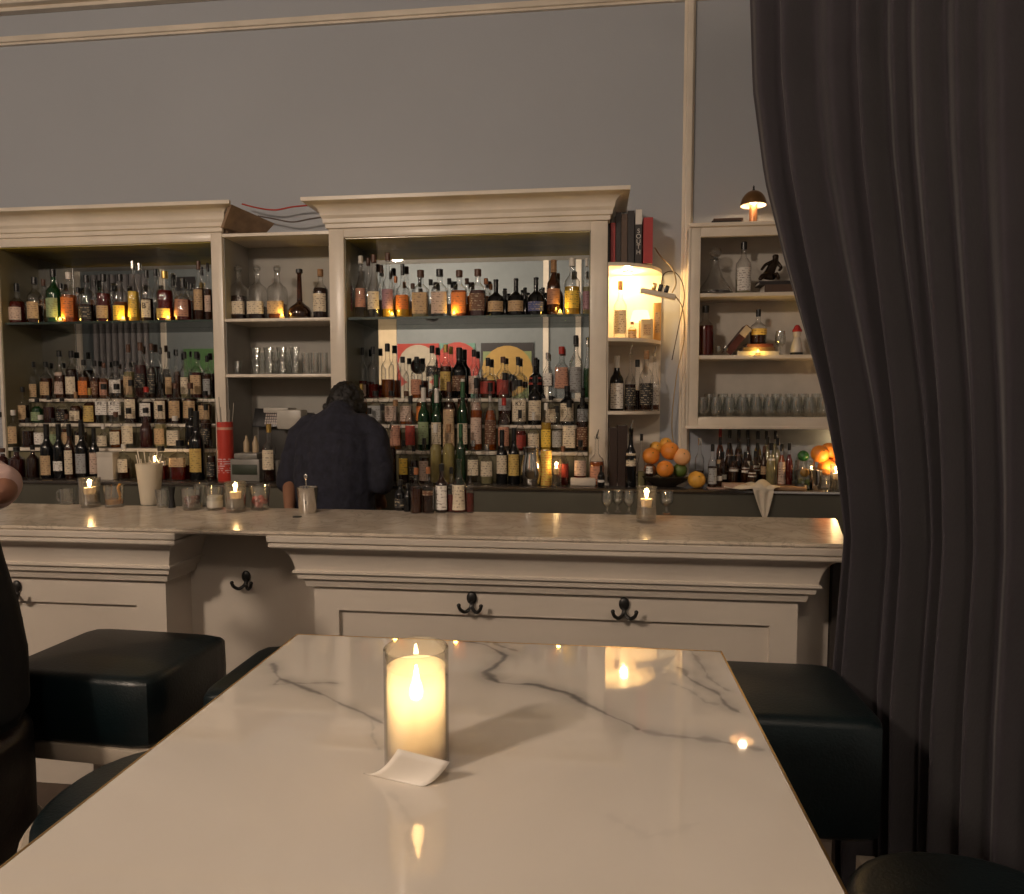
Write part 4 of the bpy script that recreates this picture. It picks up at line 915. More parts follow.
def carton(label, px0, px1, py0, py1, Y, Z, dep, m, grp=None, name='carton'):
    x0, x1 = xY(px0, py1, Y), xY(px1, py1, Y); h = (py1 - py0) / F_ * proj((x0, Y, Z))[2]
    t = thing(name, label, 'box', ((x0 + x1) / 2, Y, Z), 0, grp); hx = (x1 - x0) / 2
    obj('box_body', bx(-hx, hx, 0, dep, 0, h, .002), m, t); obj('printed_label', bx(-hx * .6, hx * .6, -.001, .0, h * .2, h * .75), label_mat('label_tan', LC['tan']), t)
carton('pale square box on the lit corner shelf', 641, 653, 317, 337, 4.09, ZQ[1], .05, mat('box_pale', (.62, .5, .3), .7))
carton('tall narrow orange-printed carton on the lit corner shelf', 653.5, 661, 300, 337, 4.16, ZQ[1], .045, mat('box_orange', (.62, .36, .12), .7))
row('lower corner shelf', 'bottles on the corner shelves', 4.10, ZQ[2], [(616.5, 14, 356, 'wine', 'dark', 'white', 'white', 'black', 0, (.04, .50)), (630, 11, 352, 'squat', 'dark', 'spout', 'black', None, .45), (646, 14, 351, 'round', 'dark', 'cork', 'black', None, .45)], 410)
row('rear of lower corner shelf', 'bottles on the corner shelves', 4.19, ZQ[2], [(637, 12, 360, 'round', 'dark', 'black', None, None, .4), (654, 10, 353, 'long', 'amber', 'spout', 'white', None, .4)], 409)
# books on top
bkx = [(604.5, 609, 210, DARKB, 'black book first at the cabinet edge'), (609.5, 615, 222, REDB, 'dark red book second from the cabinet'), (615.5, 620.5, 212, DARKB, 'black book third from the cabinet'), (621, 627, 214, BRNB, 'dark brown book fourth from the cabinet'), (627.5, 634, 211, DARKB, 'black book fifth from the cabinet'), (635, 641.5, 210, DARKB, 'black and white book with SOUTH on its spine'), (643, 652.5, 218, REDB, 'bright red book at the right end of the row')]
for a, c, top, m_, lab in bkx:
    Yb = 4.02; x0, x1 = max(xY(a, 262, Yb), XC + .0005), xY(c, 262, Yb)
    if x1 - x0 < .008: x1 = x0 + .016
    h = (262 - top) / F_ * 4.0; t = book(lab + ', above the corner shelf', x0, x1, Yb, Yb + .17, ZQ[0] + .001, ZQ[0] + h, m_, 'books above the corner shelf', upright=True)
    if 'SOUTH' in lab:
        obj('white_band', bx(-(x1 - x0) / 2, (x1 - x0) / 2, -.0865, -.0855, h - .085, h - .002), PAPER, t)
        hs_ = x1 - x0
        text('spine_title', 'S\nO\nU\nT\nH', .036, PAPER, (0, -.0865, h * .40), t, line=.82)
# power strip with plugs and cords
pp = atY(658, 294, 3.98)
t = thing('power_strip', 'white power strip with black plugs hanging beside the corner shelf', 'power strip', pp, R(-12)); t.rotation_euler = (0, R(14), R(-8))
obj('strip_body', bx(-.10, .10, -.022, .022, -.014, .014, .006), mat('cream_plastic', (.7, .6, .45), .4), t)
for k, q in enumerate((-.03, .005, .04)): obj('plug', bx(q - .012, q + .012, -.012, .012, .015, .055, .004), BLACKP if k else BRASS, t)
def cord(label, pts, r, m, name='cord'):
    bm = BM(); tube(bm, smoothpts(pts, 8), r, 6); return tag(obj(name, bm, m), label, 'cord')
cordm = mat('cord_tan', (.45, .33, .18), .5)
a = lambda px, py, Y=3.98: atY(px, py, Y)
cord('tan cord rising from the power strip behind the red book', [a(672, 293, 3.99), a(676, 282), a(672, 268), a(662, 258, 4.1), a(655, 248, 4.24)], .004, cordm)
cord('tan cord drooping down the corner wall from power strip', [a(676, 297), a(683, 310), a(684, 340, 4.1), a(676, 380, 4.2), a(672, 430, 4.25), a(680, 470, 4.27)], .0035, cordm)
cord('dark cord looping over the power strip plugs', [a(661, 287), a(664, 274), a(674, 272), a(682, 282), a(684, 300, 4.1), a(678, 330, 4.2), a(672, 360, 4.26)], .003, mat('cord_dark', (.06, .04, .03), .5))
redc = mat('cord_red', (.45, .05, .03), .5)
cord('red cord sagging between the two cabinet crowns', [a(242, 204, 4.2), a(258, 208, 4.2), a(275, 210, 4.2), a(292, 207, 4.2), a(312, 205, 4.2)], .005, redc)
cord('grey cord sagging beneath the red cord above the nook', [a(258, 216, 4.2), a(275, 219, 4.2), a(292, 222, 4.2), a(310, 219, 4.2), a(324, 217, 4.2)], .005, mat('cord_grey', (.12, .10, .09), .5))

# ------------------------------------------------------------------ things on the back counter
def cx_(px, Y, Z=ZB): # x on a horizontal surface for this depth
    return xY(px, proj((0, Y, Z))[1], Y)
def hpx(px, top, Y, Z):
    x = cx_(px, Y, Z); pj = proj((x, Y, Z)); return x, (pj[1] - top) * pj[2] / F_, pj[2] / F_
# white carton
x, h, k = hpx(109, 452, YB + .10, ZB)
t = thing('carton', 'plain white carton on the back counter behind the rocks glass', 'box', (x, YB + .10, ZB)); obj('box_body', bx(-.052, .052, -.03, .03, 0, h, .003), mat('box_white', (.6, .55, .48), .6), t); obj('lid_flap', bx(-.053, .053, -.031, .031, h - .03, h + .001, .001), mat('box_white2', (.55, .5, .43), .6), t)
# red tin with straws
x, h, k = hpx(226.5, 422, YB + .11, ZB); r = 7.6 * k
t = thing('straw_tin', 'tall red tin holding pale straws beside the cabinet post', 'tin', (x, YB + .11, ZB))
obj('tin_body', lathe([(0, r), (.004, r * 1.01), (h - .004, r * 1.01), (h, r), (h, r - .002), (.01, r - .002)], 24), mat('tin_red', (.50, .045, .03), .3), t)
bm = BM()
for (u, v, w_, hh) in ((-.35, .16, .30, .30), (.1, .14, .22, .2)): pass
obj('printed_picture', lathe([(.05, r * 1.02), (.055, r * 1.025), (.14, r * 1.02)], 24, cap=False), label_mat('tin_print', (.50, .05, .03), (.75, .7, .75), 1.1, 28), t)
obj('printed_band', lathe([(h - .045, r * 1.015), (h - .03, r * 1.015)], 24, cap=False), mat('tin_band', (.55, .3, .22), .4), t)
def straws(x, y, z, n, rad, L, spread, lab, grp, m, zb=.02):
    for k in range(n):
        aa = 2 * math.pi * k / n + .3; bm = BM()
        b0 = Vector((x + rad * .3 * math.cos(aa), y + rad * .3 * math.sin(aa), z + zb)); b1 = Vector((x + spread * math.cos(aa), y + spread * .7 * math.sin(aa), z + L * (.92 + .08 * math.sin(k * 5))))
        tube(bm, [b0, b1], .0024, 6); tag(obj('straw', bm, m), lab % ORD[k], 'straw', grp)
straws(x, YB + .11, ZB, 6, r, h + .15, .055, 'pale straw in the red tin, %s counting from its right side', 'straws in the red tin', mat('straw_grey', (.35, .32, .27), .5))
# cash register, printer, small bottle in the nook
Yk = 4.05
x0, x1 = cx_(258, Yk), cx_(312, Yk)
t = thing('cash_register', 'grey cash register with a sloped screen deep in the nook', 'cash register', ((x0 + x1) / 2, Yk, ZB), 0)
gp = mat('register_grey', (.22, .21, .19), .4); hw = (x1 - x0) / 2
obj('drawer_box', bx(-hw, hw, -.12, .12, 0, .11, .006), gp, t)
obj('cabinet', bx(-hw * .9, hw * .9, -.02, .12, .11, .40, .01), mat('register_dark', (.06, .058, .055), .4), t)
obj('printer_head', bx(hw * .0, hw * .9, -.10, .0, .30, .42, .012), mat('register_white', (.45, .42, .37), .35), t)
o = obj('screen', bx(-hw * .95, hw * .02, -.006, .006, -.06, .06, .003), BLACKP, t); o.location = (0, -.05, .37); o.rotation_euler = (R(-20), 0, 0)
bm = BM()
for i in range(6):
    for j in range(5): box(bm, -hw * .5 + i * .014, -hw * .5 + i * .014 + .009, -.0095, -.006, -.045 + j * .018, -.045 + j * .018 + .012)
q = obj('keypad_keys', bm, mat('keys_pale', (.5, .42, .38), .5), o, smooth=False); 
obj('top_box', bx(-hw * .6, hw * .3, -.05, .08, .401, .43, .004), mat('register_white', (.45, .42, .37)), t)
x0, x1 = cx_(234, YB + .12), cx_(263, YB + .12)
t = thing('receipt_printer', 'low metal till box with a mesh window on the back counter', 'till', ((x0 + x1) / 2, YB + .13, ZB), 0)
hw = (x1 - x0) / 2; obj('case', bx(-hw, hw, -.05, .08, 0, .13, .006), gp, t); obj('window_panel', bx(-hw * .85, hw * .85, -.054, -.0495, .04, .10, .002), mat('mesh_green_black', (.03, .04, .025), .5), t); obj('lid', bx(-hw * .8, hw * .8, -.04, .07, .13, .165, .008), gp, t)
for k, px in enumerate((245, 254)):
    x = cx_(px, YB + .13); o = obj('sauce_bottle', lathe([(0, .018), (.06, .018), (.08, .008), (.10, .006)], 14), mat('sauce_tan', (.42, .32, .2), .4)); o.location = (x, YB + .16, ZB + .166); tag(o, '%s small tan squeeze bottle on the till box' % ('left' if k == 0 else 'right'), 'bottle', 'squeeze bottles')
row('counter in front of nook', 'bottles on the back counter', YB + .08, ZB, [(270, 13, 424, 'round', 'dark', 'gold', 'cream', None, .46, (.22, .56))], 487)
# steel pitcher
x, h, k = hpx(531, 447, YB + .09, ZB); r = 10.5 * k
t = thing('steel_pitcher', 'rounded polished steel pitcher on the back counter near the candle', 'pitcher', (x, YB + .09, ZB))
obj('body', lathe([(0, r * .72), (.006, r * .78), (h * .3, r), (h * .5, r * .98), (h * .8, r * .74), (h * .93, r * .76), (h, r * .82), (h, r * .79), (h * .8, r * .71), (h * .5, r * .9), (.02, r * .7)], 28), CHROME, t)
bm = BM(); tube(bm, smoothpts([(r * .7, 0, h * .88), (r * 1.25, 0, h * .85), (r * 1.38, 0, h * .55), (r * .95, 0, h * .3)]), .004); obj('handle', bm, CHROME, t)
# patterned can
x, h, k = hpx(546, 450, YB + .10, ZB)
t = thing('patterned_can', 'yellow and orange patterned can left of the counter candle', 'can', (x, YB + .10, ZB)); obj('can_body', lathe([(0, 5.2 * k), (.003, 5.6 * k), (h - .003, 5.6 * k), (h, 5.2 * k)], 20), label_mat('can_print', (.75, .55, .12), (.6, .1, .02), 1.0, 45), t); obj('can_lid', lathe([(h, 5.0 * k), (h + .003, 4.9 * k)], 20), CHROME, t)

def votive(label, px, base, top, wpx_, Z, power=.5, fl=None, flame_h=.0, fz=None):
    """glass of water with a floating candle; base pixel on a horizontal surface Z"""
    p = atZ(px, base, Z); d = proj(p)[2]; r = wpx_ / 2 / F_ * d; h = (base - top) / F_ * d * .98; p.y += r
    t = thing('candle_glass', label, 'candle', p, 0, 'candle glasses')
    obj('glass_cup', lathe([(0, r * .90), (.002, r * .93), (h, r), (h, r - .002), (.014, r * .93 - .002)], 26), glass('votive_glass', (.98, .97, .94), .01, .25, edge=.85), t)
    obj('water', lathe([(.014, r * .88), (h * .45, r * .91)], 22), glass('water', (.97, .94, .88), .03, .2), t)
    obj('wax', lathe([(h * .46, r * .5), (h * .66, r * .55)], 18), WAX, t)
    z = fz if fz else h * .68
    f = lathe([(z, .001), (z + .004, .0045), (z + .012, .006), (z + .022, .004), (z + .032, .0008)], 12); obj('flame', f, FLAME, t)
    light('POINT', 'candle_light', Vector(p) + Vector((0, 0, z + .02)), power, (1, .60, .26), .010)
    return t
votive('lit candle glass at the left end of the bar top', 83, 508, 478, 20, ZT, .35)
votive('lit candle glass beside the white sugar glass on bar', 230.5, 513, 482, 21, ZT, .35)
votive('lit candle glass at the right among the small stem glasses', 647, 524, 487, 21, ZT, .35)
votive('lit candle glass on the back counter beside the steel pitcher', 556, 487, 459, 11, ZB, .5)
# hidden-by-bottles candle glow behind square bottles on the left
votive('lit candle glass behind the straw cup on back counter', 152, 481, 452, 11, ZB, .55)
votive('lit candle glass at the right end of the back counter', 838, 492, 464, 12, ZB, 4.0)

# ------------------------------------------------------------------ things on the bar top
def on_bar(px, base, top, wp):
    p = atZ(px, base, ZT); d = proj(p)[2]; r = wp / 2 / F_ * d; return Vector((p.x, p.y + r, ZT)), r, (base - top) / F_ * d * .99
p, r, h = on_bar(63, 505, 489, 15)
t = thing('glass_mug', 'empty clear glass mug at the left end of the bar', 'mug', p); obj('glass_body', lathe([(0, r * .95), (h, r), (h, r - .002), (.012, r * .9)], 24), GLT, t)
bm = BM(); tube(bm, smoothpts([(-r * .95, 0, h * .85), (-r * 1.6, 0, h * .75), (-r * 1.6, 0, h * .3), (-r * .95, 0, h * .15)]), .004); obj('handle', bm, GLT, t)
p, r, h = on_bar(108, 508, 486, 19)
t = thing('rocks_glass', 'rocks glass with amber drink and an orange peel twist', 'glass', p); obj('glass_body', lathe([(0, r * .88), (h, r), (h, r - .002), (.012, r * .85)], 24), GLT, t); obj('drink', lathe([(.012, r * .84), (h * .35, r * .88)], 22), liquid_mat('drink_amber', (.75, .42, .12), .5), t)
bm = BM(); tube(bm, smoothpts([(r * .5, 0, .012), (r * .62, .004, h * .5), (r * .55, -.004, h * .85), (r * .72, 0, h * 1.08)]), .0055, 6); obj('orange_peel', bm, mat('orange_peel', (.85, .38, .06), .6), t)
p, r, h = on_bar(142.5, 506, 464, 25)
t = thing('plastic_cup', 'tall frosted white cup holding straws on the bar', 'cup', p); obj('cup_body', lathe([(0, r * .66), (.002, r * .7), (h, r), (h, r - .0012), (.006, r * .68)], 28), translucent('cup_plastic', (.88, .82, .70), .12, .45), t)
straws(p.x, p.y, ZT, 9, r, h + .062, r * 1.02, 'white straw in the frosted cup, %s counting round its rim', 'straws in the frosted cup', mat('straw_white', (.75, .68, .55), .5))
def item_glass(label, px, base, top, wp, fillm=None, fillh=.4, fname='filling', name='rocks_glass', taper=.8, lumps=None):
    p, r, h = on_bar(px, base, top, wp); t = thing(name, label, 'glass', p)
    obj('glass_body', lathe([(0, r * taper), (.002, r * (taper + .03)), (h, r), (h, r - .002), (.010, r * taper - .001)], 24), GLT, t)
    if lumps:
        bm = BM(); rr = random.Random(int(px))
        for k in range(lumps): a_ = k * 2.4; sphere(bm, (r * .5 * math.cos(a_) * (k > 0), r * .5 * math.sin(a_) * (k > 0), .02 + .007 * (k // 3) + .002 * k), r * .30, (1, 1, .9), 10)
        obj(fname, bm, fillm, t)
    elif fillm: obj(fname, lathe([(.011, r * taper * .97), (h * fillh * .5, r * (taper + 1) / 2 * .93), (h * fillh, r * .90 * (taper + fillh * (1 - taper))), (h * fillh + .003, r * .5)], 22), fillm, t)
    return t
item_glass('empty low glass beside the frosted straw cup', 159, 508, 490, 15, name='low_glass')
item_glass('glass bowl of dark cherries on the bar', 186, 511, 489, 20, mat('cherry_red', (.12, .01, .01), .25), fname='cherries', name='garnish_glass', lumps=9)
item_glass('glass of white sugar on the bar', 210, 511, 487, 19, mat('white_sugar', (.75, .70, .62), .9, bump=.4), .58, 'sugar', 'sugar_glass')
item_glass('tapered glass of red strawberry pieces on the bar', 255, 511, 486, 21, mat('strawberry_red', (.55, .06, .04), .4), fname='strawberries', name='garnish_glass', lumps=8)
item_glass('clear glass behind the sugar and cherry glasses', 198, 507, 484, 16, name='rear_glass')
p, r, h = on_bar(170, 508, 487, 7); o = obj('black_jigger', lathe([(0, r), (h * .45, r * .6), (h * .55, r * .6), (h, r), (h, r * .9), (h * .6, r * .5)], 18), BLACKP); o.location = p; tag(o, 'small black jigger between the low glass and cherries', 'jigger')
p, r, h = on_bar(303.5, 514, 488, 21)
t = thing('shaker_tin', 'steel cocktail tin standing before the bartender', 'shaker', p); obj('tin_body', lathe([(0, r * .78), (.003, r * .82), (h, r), (h + .001, r * 1.03), (h, r * .96), (.012, r * .76)], 28), CHROME, t)
bm = BM(); tube(bm, [(0, 0, .02), (-.006, 0, h * 1.35)], .002, 6); sphere(bm, (-.0065, 0, h * 1.42), .008, (1, .4, 1.4)); tag(obj('bar_spoon', bm, CHROME, loc=p), 'steel bar spoon standing in the cocktail tin', 'spoon')
p = atZ(297, 517, ZT); o = obj('coaster', lathe([(0, .018), (.002, .018)], 24), BLACKP); o.location = (p.x, p.y, ZT); tag(o, 'small black disc lying before the steel cocktail tin', 'disc')
# group of syrup bottles
G = 'small bottles clustered on the bar'
for (px, base, top, wp, st_, liq, fill, cap, lab, lz, tint, txt) in [
 (399, 511, 480, 12, 'dasher', 'dark', 0, 'black', 'black', (.1, .4), 'black', 'short black bottle at the left of the bar bottle cluster'),
 (407, 512, 484, 9, 'dasher', 'dark', 0, 'black', None, (.1, .4), 'black', 'tiny black bottle second in the bar bottle cluster'),
 (415, 514, 468, 12, 'round', 'brown', .55, 'copper', None, (.1, .4), 'clear', 'clear-necked bottle of brown syrup left in the bar cluster'),
 (427, 514, 467, 12, 'round', 'dark', .5, 'copper', 'brown', (.40, .5), 'clear', 'bottle of dark syrup beside the white-labelled one'),
 (440.5, 513, 464, 13, 'round', 'dark', .9, 'black', 'white', (.06, .56), 'clear', 'black-topped bottle with plain white label in bar cluster'),
 (457.5, 513, 459, 16, 'long', 'red', .42, None, 'cream', (.05, .52), 'clear', 'tallest bar cluster bottle with large printed cream label'),
 (469.5, 513, 469, 8, 'round', 'red', .45, None, None, (.1, .4), 'clear', 'narrow bottle of red syrup at the cluster right end')]:
    p, r, h = on_bar(px, base, top, wp)
    bottle(txt, p, r, h, st_, liq, fill, cap, lab, lz, tint, G, name='syrup_bottle')
p, r, h = on_bar(449, 514, 468, 9); bottle('slim clear bottle behind the two white-labelled cluster bottles', p + Vector((0, .035, 0)), r, h, 'round', 'red', .4, 'black', None, (.1, .4), 'clear', G, name='syrup_bottle')
# stem glasses right
for k, (px, dy) in enumerate(((607, 0), (618, .03), (629, 0), (667, 0))):
    p, r, h = on_bar(px, 515, 491, 11.5 if k < 3 else 14)
    tumbler(['leftmost of three small stem glasses near bar candle', 'middle of three small stem glasses near bar candle', 'small stem glass just left of the bar candle', 'small stem glass right of the bar candle'][k], (p.x, p.y + dy, ZT), r, h, 'small stem glasses', goblet=True, name='stem_glass', m=GLT, seg=22)
# right side of back counter
Yc = YB + .12
for k, (a_, c_, top) in enumerate(((609, 617, 428), (617.5, 627, 426))):
    x0, x1 = cx_(a_, 3.84), cx_(c_, 3.84); h = (486 - top) / F_ * 3.84
    book('dark leather menu binder, %s, standing under the corner shelf' % ('left' if k == 0 else 'right'), x0, x1, 3.84, 4.04, ZB, ZB + h, mat('menu_leather', (.035, .018, .013), .4), 'menu binders', upright=True, name='menu_binder')
row('counter under corner shelf', 'bottles right of the corner', YB + .08, ZB, [(630.5, 11, 428, 'wine', 'dark', 'spout', 'cream', 'black', 0, (.36, .58)), (641, 9, 434, 'long', 'pale', 'black', None, 'clear', .3), (649, 9, 452, 'dasher', 'dark', 'white', 'white', None, .55, (.4, .6)), (699, 9, 438, 'round', 'dark', 'steel', None, None, .35), (712, 9, 444, 'dasher', 'dark', 'black', 'grey', None, .5)], 487)
p = atZ(618, 485.5, ZB); tag(obj('paper_slip', bx(p.x - .075, p.x + .075, p.y - .012, p.y + .035, ZB + .0005, ZB + .012), PAPER), 'small white stack of slips on the counter before the binders', 'paper')
p = atZ(583, 486, ZB); tag(obj('folded_napkins', bx(p.x - .07, p.x + .07, p.y - .003, p.y + .03, ZB + .0005, ZB + .045, .006), mat('napkin_white', (.6, .54, .47), .9, bump=.4)), 'folded white napkins on the counter beside the orange liqueur', 'napkin')
o = bottle('tiny dark bitters bottle with white band beside the napkins', (cx_(601, YB + .03), YB + .035, ZB), .020, .12, 'dasher', 'dark', .6, 'black', 'white', (.25, .36), 'black', None, name='bitters_bottle')
# citrus bowl
pb = Vector((cx_(663, YB + .15), YB + .15, ZB)); rb = .152
t = thing('fruit_bowl', 'dark glass bowl heaped with oranges on the back counter', 'bowl', pb)
obj('bowl_body', lathe([(0, .07), (.004, .075), (.03, .125), (.06, rb), (.063, rb - .002), (.03, .12), (.008, .07)], 32), glass('bowl_glass', (.12, .10, .07), .25), t)
def orange_fruit(label, p, r, m, grp, cut=False):
    t = thing('orange', label, 'fruit', p, random.random() * 6, grp); bm = BM(); sphere(bm, (0, 0, 0), r, (1, 1, .95), 20); obj('peel', bm, m, t)
    bm = BM(); lathe([(r * .93, .001), (r * .94, .004), (r * .965, .003)], 8, bm=bm); o = obj('stem_end', bm, mat('stem_green', (.12, .12, .04), .7), t)
    t.rotation_euler = (R(60), R(20), 0); return t
OR = mat('orange_skin', (.80, .27, .035), .42, var=.12, scale=12, bump=.25, bscale=220); YO = mat('grapefruit_skin', (.78, .40, .06), .42, var=.14, scale=10, bump=.25, bscale=220); LI = mat('lime_skin', (.10, .16, .03), .4, bump=.2, bscale=200)
GO = 'citrus in the dark bowl'
def cit(px, py, rp, Y, m, lab):
    x, z = atY(px, py, Y).x, atY(px, py, Y).z; orange_fruit(lab, (x, Y, z), rp / F_ * Y, m, GO)
cit(651, 456, 8.5, YB + .10, OR, 'orange at the left of the bowl, middle height')
cit(665, 469, 8.5, YB + .07, OR, 'orange low at the front of the bowl')
cit(670, 451, 9, YB + .12, OR, 'big orange in the middle of the heap')
cit(682, 457, 8.5, YB + .10, mat('peeled_orange', (.85, .45, .2), .5), 'peeled pale orange at the right of the heap')
cit(666, 443.5, 6, YB + .18, YO, 'small yellow citrus topmost on the heap')
cit(656, 448, 6.5, YB + .19, YO, 'yellow citrus behind at the upper left of heap')
cit(680, 470, 7, YB + .12, LI, 'green citrus low right in the bowl')
cit(650, 470, 6.5, YB + .14, mat('dull_orange', (.4, .15, .04), .5), 'dull orange low left in the bowl')
x = cx_(696.5, YB + .07); orange_fruit('yellow-orange citrus lying on the counter right of the bowl', (x, YB + .07, ZB + .046), .0475, YO, None)
# bitters cluster
def bitters_row(wh, Y, n_items, base, grp='small bitters bottles on the back counter'):
    for k, (px, w_, top, cap, liq, lab, lz) in enumerate(n_items):
        x = cx_(px, Y); pj = proj((x, Y, ZB)); h = (pj[1] - top) * pj[2] / F_; r = w_ / 2 * pj[2] / F_
        bottle('small %s bitters bottle, %s cap, %s from left, %s' % (LQW[liq], cap, ORD[k], wh), (x, Y, ZB), r, h, 'dasher', liq, .75, cap, lab, lz, 'clear' if liq not in ('dark',) else 'brown', grp, name='bitters_bottle')
W1 = (.30, .52)
bitters_row('rearmost rank', 4.16, [(719.5, 8, 429, 'red', 'orange', 'pink', W1), (729, 8, 430, 'black', 'amber', 'tan', W1), (738, 8, 430, 'black', 'dark', 'tan', W1), (747, 8, 430, 'black', 'clear', None, W1), (757, 8, 431, 'black', 'yellow', 'cream', W1), (765.5, 8, 431, 'black', 'pale', None, W1), (774.5, 8, 431, 'black', 'pale', None, W1)], 470)
bitters_row('second rank', 4.02, [(719.5, 8, 437, 'black', 'dark', 'tan', W1), (728.5, 9, 443, 'black', 'dark', 'cream', (.3, .7)), (738, 9, 442, 'black', 'dark', 'pink', (.35, .7)), (747.5, 8, 439, 'black', 'dark', 'white', W1), (757, 8, 443, 'black', 'dark', 'white', W1), (767, 8, 437, 'black', 'pale', 'white', W1), (777, 8, 438, 'black', 'pale', None, W1)], 475)
bitters_row('third rank', 3.92, [(722, 9, 452, 'black', 'dark', 'white', (.2, .34)), (733, 10, 456, 'black', 'dark', 'white', (.5, .62)), (745, 9, 452, 'black', 'dark', 'white', (.4, .55)), (755, 9, 451, 'black', 'dark', 'white', (.45, .6)), (763.5, 8, 446, 'brown', 'dark', 'tan', (.3, .5))], 478)
bitters_row('front rank', 3.84, [(717.5, 9, 464, 'black', 'dark', 'white', (.3, .5)), (751.5, 9, 461, 'black', 'dark', 'white', (.42, .58)), (770.5, 10, 443, 'black', 'pale', 'white', (.62, .66)), (781, 8.5, 444, 'black', 'orange', 'pink', (.1, .6)), (788.5, 8, 443, 'black', 'red', None, W1)], 480)
# flat boxes, board, towel
p0, p1 = cx_(724, YB + .05), cx_(745, YB + .05); t = thing('flat_box', 'flat pale and orange box lying before the bitters', 'box', ((p0 + p1) / 2, YB + .06, ZB)); obj('box_body', bx(-.06, .06, -.03, .03, 0, .03, .002), mat('box_pink', (.45, .3, .22), .7), t)
x = cx_(786, YB + .07); t = thing('cutting_board', 'wooden cutting board lying on the back counter', 'board', (x, YB + .075, ZB + .0005)); obj('board_body', bx(-.09, .09, -.065, .065, 0, .02, .004), mat('board_wood', (.30, .18, .10), .6, var=.25, scale=6), t)
x = cx_(710, YB + .06); t = thing('cutting_board', 'thin pinkish board beside the single citrus fruit', 'board', (x + .02, YB + .05, ZB + .0005)); obj('board_body', bx(-.035, .05, -.04, .04, 0, .006, .002), mat('board_pink', (.4, .27, .22), .6), t)
def towel():
    """cloth lying on the counter, one corner hanging over the edge"""
    bm = BM(); NU, NV = 44, 60; g = []
    xa, xb = cx_(725, YB), cx_(782, YB)
    xm = cx_(764, YB)
    for j in range(NV + 1):
        v = j / NV; row_ = []
        for i in range(NU + 1):
            u = i / NU
            if v < .45:      # on the counter, spreading wide then gathered
                q = v / .45; y = YB + .11 - .13 * q; wd = (1 - q) ** 1.2
                x = (xm + (xa - xm) * (.25 + .75 * math.sin(min(1, .35 + q * .5) * math.pi)) * 1.0) * 1 if False else xm + ((xa + (xb - xa) * u) - xm) * (.30 + .70 * math.sin(math.pi * (.15 + .55 * q)))
                if q > .72: x = xm + (x - xm) * (1 - (q - .72) / .28 * .35)
                z = ZB + .006 + .022 * abs(math.sin(u * 9 + q * 3)) * (.5 + .5 * math.sin(u * 3.14)) + .03 * math.exp(-((x - xm) / .06) ** 2) * math.sin(q * 3.14 * .9)
            else:
                q = (v - .45) / .55; hw_ = .050 * (1 - q) ** .75 + .004
                x = xm + .012 * q + (u - .5) * 2 * hw_ - .01 + (-.02 * math.sin(q * 3) * 0)
                y = YB - .021 - .006 * math.sin(u * 14 + q * 2) * (1 - q) - .006; z = ZB + .010 - .168 * q * (1 - .10 * abs(u - .5))
                if q < .08: y = YB - .021 - .006 - 0 * q; z = ZB + .014 - .168 * q
            row_.append(bm.verts.new((x, y, z)))
        g.append(row_)
    for j in range(NV):
        for i in range(NU): bm.faces.new((g[j][i], g[j][i + 1], g[j + 1][i + 1], g[j + 1][i]))
    o = obj('bar_towel', bm, mat('towel_cotton', (.70, .62, .50), .95, bump=.3, bscale=60), auto=R(80)); s = o.modifiers.new('thick', 'SOLIDIFY'); s.thickness = .003
    tag(o, 'cream bar towel with one corner hanging over the counter edge', 'towel')
towel()
# lime jar, steel cup, oranges in glass at the right end
x = cx_(805, YB + .12); t = thing('lime_jar', 'glass jar with limes beside the steel cup', 'jar', (x, YB + .13, ZB))
obj('glass_body', lathe([(0, .045), (.004, .05), (.09, .055), (.15, .05), (.15, .048), (.09, .053), (.008, .045)], 24), GLT, t)
orange_fruit('green lime on top of the glass jar', (x - .01, YB + .13, ZB + .175), .030, mat('green_lime', (.02, .11, .03), .35), None)
for k, (dx, dz, m_) in enumerate(((.016, .03, LI), (-.018, .034, LI), (.0, .085, YO))): orange_fruit(['dark lime low right inside the jar', 'dark lime low left inside the jar', 'yellow citrus inside the upper jar'][k], (x + dx, YB + .13 + (.0 if k != 1 else .0), ZB + dz), .024 - .006 * (k < 2), m_, 'limes in the jar')
x = cx_(815, YB + .06); t = thing('steel_cup', 'small steel cup at the right end of the back counter', 'cup', (x, YB + .055, ZB)); obj('cup_body', lathe([(0, .026), (.003, .028), (.105, .033), (.105, .031), (.01, .025)], 24), CHROME, t)
x = cx_(801, YB + .05); tag(obj('citrus_squeezer', lathe([(0, .03), (.012, .036), (.03, .03), (.034, .008)], 18, loc=(x, YB + .05, ZB)), IRON), 'dark low dish beside the steel cup', 'dish')
xg = cx_(829, YB + .13)
t = thing('orange_jar', 'tall glass jar stacked with oranges by the curtain edge', 'jar', (xg, YB + .14, ZB)); obj('glass_body', lathe([(0, .068), (.004, .07), (.11, .08), (.11, .078), (.01, .066)], 24), GLT, t)
for k, (px, py, rp) in enumerate(((820, 454, 8.5), (829, 451, 8), (827, 467, 8.5), (836, 463, 8))):
    Yy = YB + .12 + .05 * (k % 2); q = atY(px, py, Yy); orange_fruit(['orange upper left in the jar by the curtain', 'orange behind at the upper right by the curtain', 'orange lower in the jar by the curtain', 'orange half hidden by the curtain edge'][k], (q.x, Yy, q.z), rp / F_ * Yy, OR, 'oranges by the curtain')

